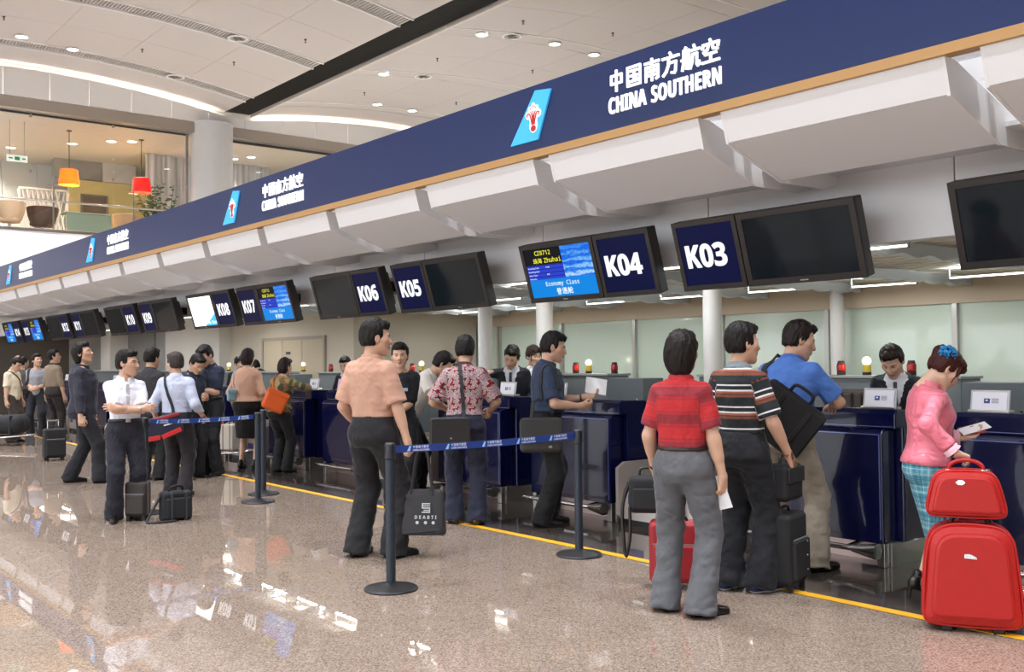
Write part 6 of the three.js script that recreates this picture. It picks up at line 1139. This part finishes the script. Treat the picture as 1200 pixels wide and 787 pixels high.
{
  const t = thing('suitcase', 'large red moulded suitcase standing by the woman in pink', 'suitcase', [-2.74, 0, -5.47], 31 * RAD);
  const o = rounded(0.52, 0.43, 0.555, [0.07, 0.07, 0.15, 0.15]).map(([x, y]) => [x * (1 - 0.1 * Math.sin(Math.min(1, y / 0.5) * Math.PI) * 0.35), y + 0.035]);
  obj('shell', [prism(o, 0.25, 0.045)], redShell, t);
  obj('front_panel', tf(prism(o.map(([x, y]) => [x * 0.84, (y - 0.31) * 0.84 + 0.31]), 0.05, 0.02), 0, 0, 0.112), redShell, t);
  obj('piping', [ring(o.map(([x, y]) => [x * 0.985, (y - 0.31) * 0.985 + 0.31]), 0.09, 0.008), ring(o, -0.02, 0.006)], M(srgb(178, 26, 20), 0.5), t);
  obj('badge', [tf(prism([[-0.03, -0.008], [0.035, -0.012], [0.03, 0.004], [0.0, 0.018], [-0.03, 0.016]], 0.006, 0.002), -0.01, 0.42, 0.141)], chrome, t);
  obj('zip_pull', [box(0.012, 0.03, 0.03, 0.253, 0.25, 0.03, 0.004), box(0.008, 0.05, 0.012, 0.256, 0.21, 0.03, 0.003)], chrome, t);
  obj('wheel', wheel(0.17, 0.03, -0.09, 0.03, 0.03), black, t); obj('wheel', wheel(-0.17, 0.03, -0.09, 0.03, 0.03), black, t); obj('foot', [span(-0.16, -0.1, 0, 0.05, 0.05, 0.09, 0.01)], black, t); obj('foot', [span(0.1, 0.16, 0, 0.05, 0.05, 0.09, 0.01)], black, t);
  obj('top_grip', tube([V(-0.1, 0.575, 0), V(-0.08, 0.612, 0), V(0.08, 0.612, 0), V(0.1, 0.575, 0)], 0.011, 20, 8), black, t);
  obj('trolley_bar', [rod(V(-0.12, 0.56, -0.1), V(-0.12, 0.86, -0.12), 0.008), rod(V(0.12, 0.56, -0.1), V(0.12, 0.86, -0.12), 0.008), rod(V(-0.12, 0.86, -0.12), V(0.12, 0.86, -0.12), 0.012)], darkGrey, t);
  const q = thing('vanity_case', 'small red vanity case riding on top of the red suitcase', 'case', [-2.75, 0.628, -5.45], 30 * RAD);
  const v = rounded(0.42, 0.31, 0.25, [0.05, 0.05, 0.08, 0.08]).map(([x, y]) => [x, y]);
  obj('shell', prism(v, 0.19, 0.035), redShell, q); obj('front_panel', tf(prism(v.map(([x, y]) => [x * 0.86, (y - 0.12) * 0.82 + 0.12]), 0.04, 0.015), 0, 0, 0.085), redShell, q);
  obj('piping', [ring(v.map(([x, y]) => [x * 0.99, (y - 0.12) * 0.99 + 0.12]), 0.066, 0.006), ring(v, -0.03, 0.005)], M(srgb(178, 26, 20), 0.5), q);
  obj('badge', tf(prism([[-0.026, 0], [-0.01, 0.016], [0.012, 0.016], [0.028, 0], [0.012, -0.014], [-0.01, -0.014]], 0.006, 0.002), -0.03, 0.19, 0.107), chrome, q);
  obj('handle', tube([V(-0.085, 0.235, 0), V(-0.075, 0.275, 0), V(-0.03, 0.3, 0), V(0.04, 0.3, 0), V(0.085, 0.275, 0), V(0.095, 0.235, 0)], 0.011, 28, 8), redShell, q);
  obj('handle_ring', [box(0.03, 0.022, 0.03, -0.085, 0.243, 0, 0.005), box(0.03, 0.022, 0.03, 0.095, 0.243, 0, 0.005)], chrome, q);
}
function trolleyCase(label, x, z, turn, w, h, d, mat, more = {}) {
  const t = thing('suitcase', label, 'suitcase', [x, 0, z], turn * RAD);
  obj('shell', box(w, h, d, 0, h / 2 + 0.04, 0, 0.035), mat, t);
  obj('front_pocket', box(w * 0.82, h * 0.55, 0.04, 0, h * 0.36 + 0.04, d / 2 + 0.008, 0.015), mat, t);
  obj('zip', [box(w * 0.84, 0.008, 0.006, 0, h * 0.65 + 0.04, d / 2 + 0.012), box(0.006, h * 0.92, 0.012, w / 2 + 0.001, h / 2 + 0.04, d * 0.2)], midGrey, t);
  obj('wheel', wheel(w * 0.36, 0.03, -d * 0.4, 0.03, 0.03), black, t); obj('wheel', wheel(-w * 0.36, 0.03, -d * 0.4, 0.03, 0.03), black, t);
  obj('foot', box(0.03, 0.05, 0.03, w * 0.34, 0.025, d * 0.36), black, t); obj('foot', box(0.03, 0.05, 0.03, -w * 0.34, 0.025, d * 0.36), black, t);
  obj('top_grip', tube([V(-0.08, h + 0.035, 0), V(-0.06, h + 0.065, 0), V(0.06, h + 0.065, 0), V(0.08, h + 0.035, 0)], 0.01, 16, 7), black, t);
  if (more.bar) obj('trolley_bar', [rod(V(-w * 0.25, h, -d * 0.42), V(-w * 0.25, more.bar, -d * 0.42), 0.007), rod(V(w * 0.25, h, -d * 0.42), V(w * 0.25, more.bar, -d * 0.42), 0.007), rod(V(-w * 0.27, more.bar, -d * 0.42), V(w * 0.27, more.bar, -d * 0.42), 0.013)], chrome, t);
  if (more.tag) obj('luggage_tag', [box(0.05, 0.035, 0.004, -w * 0.2, h * 0.72, d / 2 + 0.004), box(0.06, 0.06, 0.004, -w * 0.2, h * 0.58, d / 2 + 0.004)], paper, t);
  if (more.studs) obj('stud', [0.2, 0.4, 0.6, 0.8].map((k) => ball(0.006, w * 0.2, h * k + 0.04, d / 2 + 0.03)), steel, t);
  return t;
}
trolleyCase('black upright case beside the striped polo', -4.0, -5.52, 104, 0.3, 0.46, 0.2, ballistic, { bar: 0.75, studs: 1 });
{ const t = thing('soft_bag', 'soft black bag strapped on the black upright case', 'bag', [-4.0, 0.578, -5.52], 104 * RAD); obj('shell', box(0.28, 0.24, 0.17, 0, 0.12, 0, 0.04), ballistic, t); obj('flap', box(0.26, 0.1, 0.02, 0, 0.17, 0.086, 0.008), darkLeather, t); obj('handle', tube([V(-0.06, 0.23, 0), V(-0.05, 0.28, 0), V(0.05, 0.28, 0), V(0.06, 0.23, 0)], 0.009, 16, 7), black, t); }
trolleyCase('dark red case half hidden behind the legs of the man in the red polo', -4.5, -5.02, 40, 0.34, 0.4, 0.2, M(srgb(150, 24, 34), 0.5));
{ const t = thing('soft_bag', 'black shoulder bag standing on the dark red case', 'bag', [-4.68, 0.478, -4.96], 40 * RAD); obj('shell', box(0.26, 0.25, 0.15, 0, 0.125, 0, 0.04), ballistic, t); obj('pocket', box(0.2, 0.14, 0.03, 0, 0.1, 0.078, 0.012), ballistic, t); obj('strap', tube([V(-0.13, 0.2, 0), V(-0.17, 0.05, 0.05), V(-0.165, -0.15, 0.08), V(-0.15, -0.28, 0.1), V(-0.12, -0.15, 0.12), V(-0.12, 0.05, 0.1)], 0.012, 40, 6), black, t); obj('handle', tube([V(-0.06, 0.24, 0), V(-0.05, 0.29, 0), V(0.05, 0.29, 0), V(0.06, 0.24, 0)], 0.009, 16, 7), black, t); }
{ // printed tote of the tall man
  const p = cast.beige, hw = p.at(...p.arms[1].hand.centre), t = thing('tote_bag', 'black tote bag with a pale printed emblem hanging from a hand', 'bag', [hw.x + 0.02, 0.17, hw.z - 0.12], camTurn(-6.5, -4.2) - 14 * RAD);
  const g = prism(rounded(0.36, 0.32, 0.35, [0.02, 0.02, 0.03, 0.03]), 0.16, 0.05), q = g.attributes.position; for (let i = 0; i < q.count; i++) { const y = q.getY(i); q.setZ(i, q.getZ(i) * (1.15 - 0.9 * y / 0.36) + 0.01 * Math.sin(q.getX(i) * 30 + y * 22)); } g.computeVertexNormals();
  const cm2 = M(srgb(46, 46, 49), 0.8, { bumpMap: rep(weave, 30, 30), bumpScale: 0.001 });
  obj('body', g, cm2, t);
  const top = hw.y - 0.17 + 0.01; for (const z of [0.02, -0.02]) obj('handle', tube([V(-0.09, 0.3, z), V(-0.075, 0.42, z), V(-0.03, top - 0.02, z * 0.6), V(0.0, top, z * 0.5), V(0.03, top - 0.02, z * 0.6), V(0.07, 0.42, z), V(0.085, 0.3, z)], 0.009, 40, 6), cm2, t);
  const print = []; for (const [y, w, x] of [[0.255, 0.065, 0.045], [0.238, 0.065, 0.045], [0.222, 0.065, 0.045], [0.205, 0.05, 0.052], [0.19, 0.065, 0.045]]) print.push(box(w, 0.008, 0.002, x, y, 0)); print.push(box(0.008, 0.04, 0.002, 0.017, 0.24, 0), box(0.008, 0.03, 0.002, 0.074, 0.2, 0));
  const wd = words3d('D E A B T I', 0.17, 0.026, 0.002).translate(-0.04, 0.14, 0); print.push(wd); for (const x of [-0.02, 0.045, 0.105]) print.push(tf(new THREE.CylinderGeometry(0.014, 0.014, 0.002, 5), x, 0.112, 0, Math.PI / 2, 0, 0));
  obj('print', join(print).applyMatrix4(new THREE.Matrix4().makeRotationX(-0.2)).translate(0, 0, 0.126), M(srgb(186, 188, 190), 0.7), t);
}
function shoulderBag(p, name, label, local, turn, w, h, d, mat, extra = {}) {
  const c = p.at(...local), t = thing(name, label, 'bag', [c.x, c.y, c.z], turn);
  const g = new THREE.Group(); const R = (extra.roll ?? 0) * RAD, put = (q) => tf(q, 0, 0, 0, (extra.pitch ?? 0) * RAD, 0, R);
  obj('body', put(box(w, h, d, 0, 0, 0, Math.min(0.045, d * 0.45))), mat, t);
  obj('flap', put(box(w * 0.96, h * (extra.flap ?? 0.62), 0.018, 0, h * (0.48 - (extra.flap ?? 0.62) / 2), d / 2 + 0.004, 0.008)), extra.flapMat ?? mat, t);
  if (extra.stripe) obj('stripe', extra.stripe.map(([x, y, ww, hh, rr]) => put(tf(box(ww, hh, 0.012, 0, 0, 0, 0.005), x, y, d / 2 + 0.014, 0, 0, rr))), extra.stripeMat, t);
  if (extra.badge) obj('badge', put(box(...extra.badge, 0.006, extra.badgeAt?.[0] ?? 0, extra.badgeAt?.[1] ?? -h * 0.1, d / 2 + 0.016)), extra.badgeMat ?? steel, t);
  if (extra.handle) obj('handle', put(tube([V(-0.08, h / 2 - 0.01, 0), V(-0.07, h / 2 + extra.handle * 0.8, 0.01), V(0, h / 2 + extra.handle, 0.015), V(0.07, h / 2 + extra.handle * 0.8, 0.01), V(0.08, h / 2 - 0.01, 0)], 0.012, 28, 8)), mat, t);
  return t;
}
// the bag strap belongs to the bag but lies on the clothes, so it is built in the wearer's axes and hung under the bag
function bagStrap(p, bag, pts, width, mat) {
  const m = obj('strap', p.strap('strap', pts, width), mat, bag);
  bag.updateMatrixWorld(true); p.t.updateMatrixWorld(true);
  m.geometry.applyMatrix4(bag.matrixWorld.clone().invert().multiply(p.t.matrixWorld)); return m;
}
const webbing = M(srgb(34, 35, 40), 0.7);
{
  let p = cast.blue, b = shoulderBag(p, 'laptop_bag', 'large black laptop bag slung across the back of the blue polo', [-0.05, 1.05, -0.21], p.t.rotation.y + Math.PI + 14 * RAD, 0.47, 0.39, 0.13, ballistic, { roll: -38, pitch: 8, flap: 0.9, handle: 0.07, stripe: [[-0.09, 0, 0.035, 0.33, 0], [0.12, 0, 0.035, 0.33, 0]], stripeMat: darkLeather });
  bagStrap(p, b, [[0.22, 1.2, -0.2], [0.17, 1.38, -0.12], [0.12, 1.5, -0.02], [0.04, 1.44, 0.12], [-0.1, 1.2, 0.2], [-0.2, 1.0, 0.05], [-0.16, 0.98, -0.16]], 0.04, webbing);
  p = cast.navy; b = shoulderBag(p, 'shoulder_bag', 'dark grey messenger bag at the hip of the man in the navy polo', [-0.25, 0.835, -0.08], camTurn(-6.95, -6.02) + 4 * RAD, 0.38, 0.31, 0.1, M(srgb(58, 58, 58), 0.75, { bumpMap: rep(weave, 30, 30), bumpScale: 0.001 }), { flap: 0.68, badge: [0.03, 0.02], badgeAt: [0.08, -0.1] });
  bagStrap(p, b, [[-0.23, 0.99, 0.02], [-0.2, 1.2, 0.05], [-0.16, 1.47, 0.0], [-0.2, 1.25, -0.12], [-0.24, 0.99, -0.16]], 0.038, webbing);
  p = cast.floral; b = shoulderBag(p, 'shoulder_bag', 'black satchel at the back of the man in the floral shirt', [0.1, 0.86, -0.26], camTurn(-7.5, -5.5) + 10 * RAD, 0.37, 0.29, 0.1, M(srgb(40, 38, 38), 0.6), { flap: 0.8, badge: [0.014, 0.014], badgeAt: [0.0, -0.04] });
  bagStrap(p, b, [[-0.02, 0.98, -0.2], [0.0, 1.2, -0.16], [0.03, 1.45, -0.14], [0.08, 1.53, -0.03], [0.09, 1.4, 0.1], [0.16, 1.1, 0.14], [0.22, 0.98, -0.05]], 0.034, webbing);
  p = cast.older; b = shoulderBag(p, 'shoulder_bag', 'navy and red sports bag across the back of the balding man', [0.06, 0.86, -0.24], camTurn(-11.3, -4.22) + 4 * RAD, 0.42, 0.25, 0.15, M(srgb(32, 36, 56), 0.7), { roll: 14, flap: 0.14, flapMat: M(srgb(150, 34, 38), 0.6), stripe: [[-0.13, -0.09, 0.15, 0.05, -0.1], [0.07, -0.085, 0.22, 0.05, 0.16]], stripeMat: M(srgb(196, 36, 38), 0.6), badge: [0.1, 0.012], badgeAt: [0.06, 0.02], badgeMat: paper });
  bagStrap(p, b, [[-0.06, 0.98, -0.2], [0.02, 1.2, -0.16], [0.1, 1.42, -0.12], [0.14, 1.5, -0.02], [0.06, 1.35, 0.14], [-0.12, 1.05, 0.16], [-0.2, 0.95, -0.02]], 0.036, M(srgb(28, 30, 44), 0.7));
  p = cast.camo; b = shoulderBag(p, 'handbag', 'orange leather bag on the back of the woman in camouflage', [-0.1, 1.1, -0.27], camTurn(-12.75, -6.16) + 6 * RAD, 0.31, 0.29, 0.09, M(srgb(228, 98, 34), 0.45), { roll: -24, flap: 0.2 });
  bagStrap(p, b, [[0.06, 1.28, -0.2], [0.1, 1.44, -0.08], [0.12, 1.48, 0.02], [0.17, 1.3, 0.06], [0.16, 1.2, -0.14]], 0.026, M(srgb(218, 90, 30), 0.45));
  p = cast.peach; b = shoulderBag(p, 'handbag', 'small pale blue pouch under the arm of the woman in peach', [0.165, 1.08, -0.17], camTurn(-13.6, -6) + 20 * RAD, 0.13, 0.17, 0.06, M(srgb(150, 196, 212), 0.6), { flap: 0.3 });
  bagStrap(p, b, [[0.17, 1.17, -0.13], [0.155, 1.35, -0.1], [0.14, 1.47, -0.02], [0.17, 1.3, 0.1]], 0.02, M(srgb(140, 186, 202), 0.6));
  p = cast.greyT; b = shoulderBag(p, 'shoulder_bag', 'black camera bag at the waist of the grey T-shirt', [-0.3, 0.93, 0.05], camTurn(-22.5, -5.4), 0.28, 0.22, 0.16, ballistic, { flap: 0.5 });
  bagStrap(p, b, [[-0.24, 1.05, 0.05], [-0.2, 1.2, 0.12], [-0.13, 1.47, 0.0], [-0.2, 1.2, -0.12], [-0.25, 1.05, -0.02]], 0.05, webbing);
  shoulderBag(p, 'holdall', 'round black holdall hanging below the camera bag of the grey T-shirt', [-0.36, 0.66, -0.08], camTurn(-22.5, -5.4), 0.3, 0.3, 0.2, ballistic, { flap: 0.3, handle: 0.16 });
  p = cast.cream; b = shoulderBag(p, 'shoulder_bag', 'brown bag hanging from the slanting strap of the cream shirt', [0.26, 0.85, -0.05], camTurn(-21.4, -4.75), 0.24, 0.2, 0.09, M(srgb(80, 54, 40), 0.6), { flap: 0.6 });
  bagStrap(p, b, [[0.22, 0.95, 0.0], [0.08, 1.15, 0.16], [-0.08, 1.4, 0.1], [-0.13, 1.48, 0], [-0.06, 1.3, -0.14], [0.15, 1.0, -0.16]], 0.03, M(srgb(80, 54, 40), 0.6));
}
trolleyCase('small dark briefcase with white tags standing by the folded arms man', -9.86, -3.3, camTurn(-9.86, -3.3) / RAD - 18, 0.21, 0.34, 0.17, M(srgb(52, 46, 44), 0.6), { tag: 1 });
{ const t = thing('laptop_bag', 'soft black laptop case standing on the floor before the barrier post', 'bag', [-9.62, 0, -3.58], camTurn(-9.6, -3.58) + 22 * RAD); obj('body', box(0.3, 0.28, 0.13, 0, 0.14, 0, 0.035), ballistic, t); obj('front_pocket', box(0.25, 0.2, 0.05, 0, 0.12, 0.07, 0.02), ballistic, t); obj('stripe', [box(0.02, 0.27, 0.06, -0.07, 0.14, 0.075, 0.008), box(0.02, 0.27, 0.06, 0.07, 0.14, 0.075, 0.008)], M(srgb(40, 48, 58), 0.6), t); obj('handle', tube([V(-0.07, 0.27, 0), V(-0.05, 0.32, 0.02), V(0.05, 0.32, 0.02), V(0.07, 0.27, 0)], 0.011, 16, 7), black, t); obj('strap', tube([V(-0.15, 0.24, 0), V(-0.24, 0.1, 0.02), V(-0.3, 0.014, 0.06), V(-0.2, 0.012, 0.12), V(-0.05, 0.012, 0.13)], 0.012, 30, 6), webbing, t); }
trolleyCase('black cabin case with a raised chrome handle behind the dark suit', -16.9, -4.35, camTurn(-16.9, -4.3) / RAD + 10, 0.32, 0.46, 0.22, ballistic, { bar: 0.62 });
// luggage carts: tubular frame, platform, three wheels
function cart(label, x, z, turn) {
  const t = thing('luggage_cart', label, 'luggage cart', [x, 0, z], turn * RAD);
  obj('frame', [tube([V(-0.28, 0.16, -0.42), V(-0.26, 0.17, 0.1), V(-0.12, 0.2, 0.55), V(0.12, 0.2, 0.55), V(0.26, 0.17, 0.1), V(0.28, 0.16, -0.42)], 0.018, 40, 8), tube([V(-0.27, 0.16, -0.42), V(-0.27, 0.6, -0.5), V(-0.27, 1.0, -0.58), V(0.27, 1.0, -0.58), V(0.27, 0.6, -0.5), V(0.27, 0.16, -0.42)], 0.016, 44, 8)], chrome, t);
  for (let k = 0; k < 5; k++) obj('platform_bar', rod(V(-0.24 + k * 0.12, 0.17, -0.42), V(-0.2 + k * 0.1, 0.185, 0.4), 0.01), chrome, t);
  obj('handle', rod(V(-0.27, 1.0, -0.58), V(0.27, 1.0, -0.58), 0.022), black, t);
  obj('wheel', wheel(-0.25, 0.09, -0.38, 0.09, 0.04), darkGrey, t); obj('wheel', wheel(0.25, 0.09, -0.38, 0.09, 0.04), darkGrey, t); obj('wheel', wheel(0, 0.09, 0.48, 0.09, 0.04), darkGrey, t);
  obj('fork', [rod(V(-0.25, 0.09, -0.38), V(-0.26, 0.17, -0.38), 0.012), rod(V(0.25, 0.09, -0.38), V(0.26, 0.17, -0.38), 0.012), rod(V(0, 0.09, 0.48), V(0, 0.2, 0.5), 0.014)], chrome, t);
  return t;
}
function onCart(c, name, label, cat, x, y, z, w, h, d, mat, more) {
  const q = c.localToWorld(V(x, y, z)); const t = thing(name, label, cat, [q.x, q.y, q.z], c.rotation.y);
  obj('shell', box(w, h, d, 0, h / 2, 0, Math.min(w, h, d) * (more?.soft ? 0.45 : 0.12)), mat, t);
  obj('band', [box(w * 1.01, h * 0.96, 0.03, 0, h / 2, d * 0.25, 0.01), box(w * 1.01, h * 0.96, 0.03, 0, h / 2, -d * 0.25, 0.01)], more?.band ?? black, t);
  obj('handle', tube([V(-0.07, h - 0.01, 0), V(-0.06, h + 0.04, 0), V(0.06, h + 0.04, 0), V(0.07, h - 0.01, 0)], 0.01, 16, 6), black, t);
}
{
  let c = cart('luggage cart carrying a big black bag at the left edge', -20.7, -4.45, 141); c.updateMatrixWorld(true);
  onCart(c, 'holdall', 'big black holdall lying on the cart at the left edge', 'bag', 0, 0.215, 0.02, 0.52, 0.36, 0.8, ballistic, { soft: 1 });
  c = cart('luggage cart loaded with dark bags behind the dark suit', -18.5, -6.02, 20); c.updateMatrixWorld(true);
  onCart(c, 'suitcase', 'dark purple case on the cart behind the dark suit', 'suitcase', 0.0, 0.215, -0.14, 0.5, 0.62, 0.3, M(srgb(58, 44, 60), 0.6));
  onCart(c, 'holdall', 'pale grey bag at the front of the cart behind the dark suit', 'bag', 0, 0.215, 0.22, 0.46, 0.24, 0.32, M(srgb(150, 152, 150), 0.6), { soft: 1 });
  onCart(c, 'holdall', 'black bag topping the purple case on the cart', 'bag', 0, 0.88, -0.14, 0.44, 0.24, 0.26, ballistic, { soft: 1 });
  c = cart('chrome luggage cart beside the woman in the peach cardigan', -14.45, -6.08, 130); c.updateMatrixWorld(true);
  onCart(c, 'suitcase', 'orange suitcase with black bands on the chrome cart', 'suitcase', 0, 0.215, -0.2, 0.44, 0.42, 0.26, M(srgb(214, 92, 40), 0.55));
  onCart(c, 'suitcase', 'cream suitcase on the chrome cart behind the skirt', 'suitcase', 0, 0.215, 0.16, 0.34, 0.38, 0.22, M(srgb(206, 198, 184), 0.5), { band: midGrey });
}
// office chair behind the desk of the young clerk
{ const t = thing('office_chair', 'dark brown padded office chair behind the desk beside the clerk', 'chair', [-5.3, 0, -8.25], 0.3); obj('backrest', box(0.46, 0.5, 0.08, 0, 0.95, -0.2, 0.035), M(srgb(56, 46, 42), 0.6), t); for (let k = 0; k < 5; k++) obj('pad', box(0.08, 0.44, 0.05, -0.18 + k * 0.09, 0.95, -0.155, 0.024), M(srgb(60, 50, 44), 0.6), t); obj('seat', box(0.48, 0.08, 0.46, 0, 0.48, 0.04, 0.035), M(srgb(56, 46, 42), 0.6), t); obj('column', cyl(0.03, 0.03, 0.36, 0, 0.08, 0), steel, t); for (let k = 0; k < 5; k++) { const a = k * 1.2566; obj('leg', rod(V(0, 0.09, 0), V(0.27 * Math.cos(a), 0.055, 0.27 * Math.sin(a)), 0.022, 0.014), black, t); obj('castor', ball(0.027, 0.27 * Math.cos(a), 0.027, 0.27 * Math.sin(a)), black, t); } }
renderer.render(scene, camera);
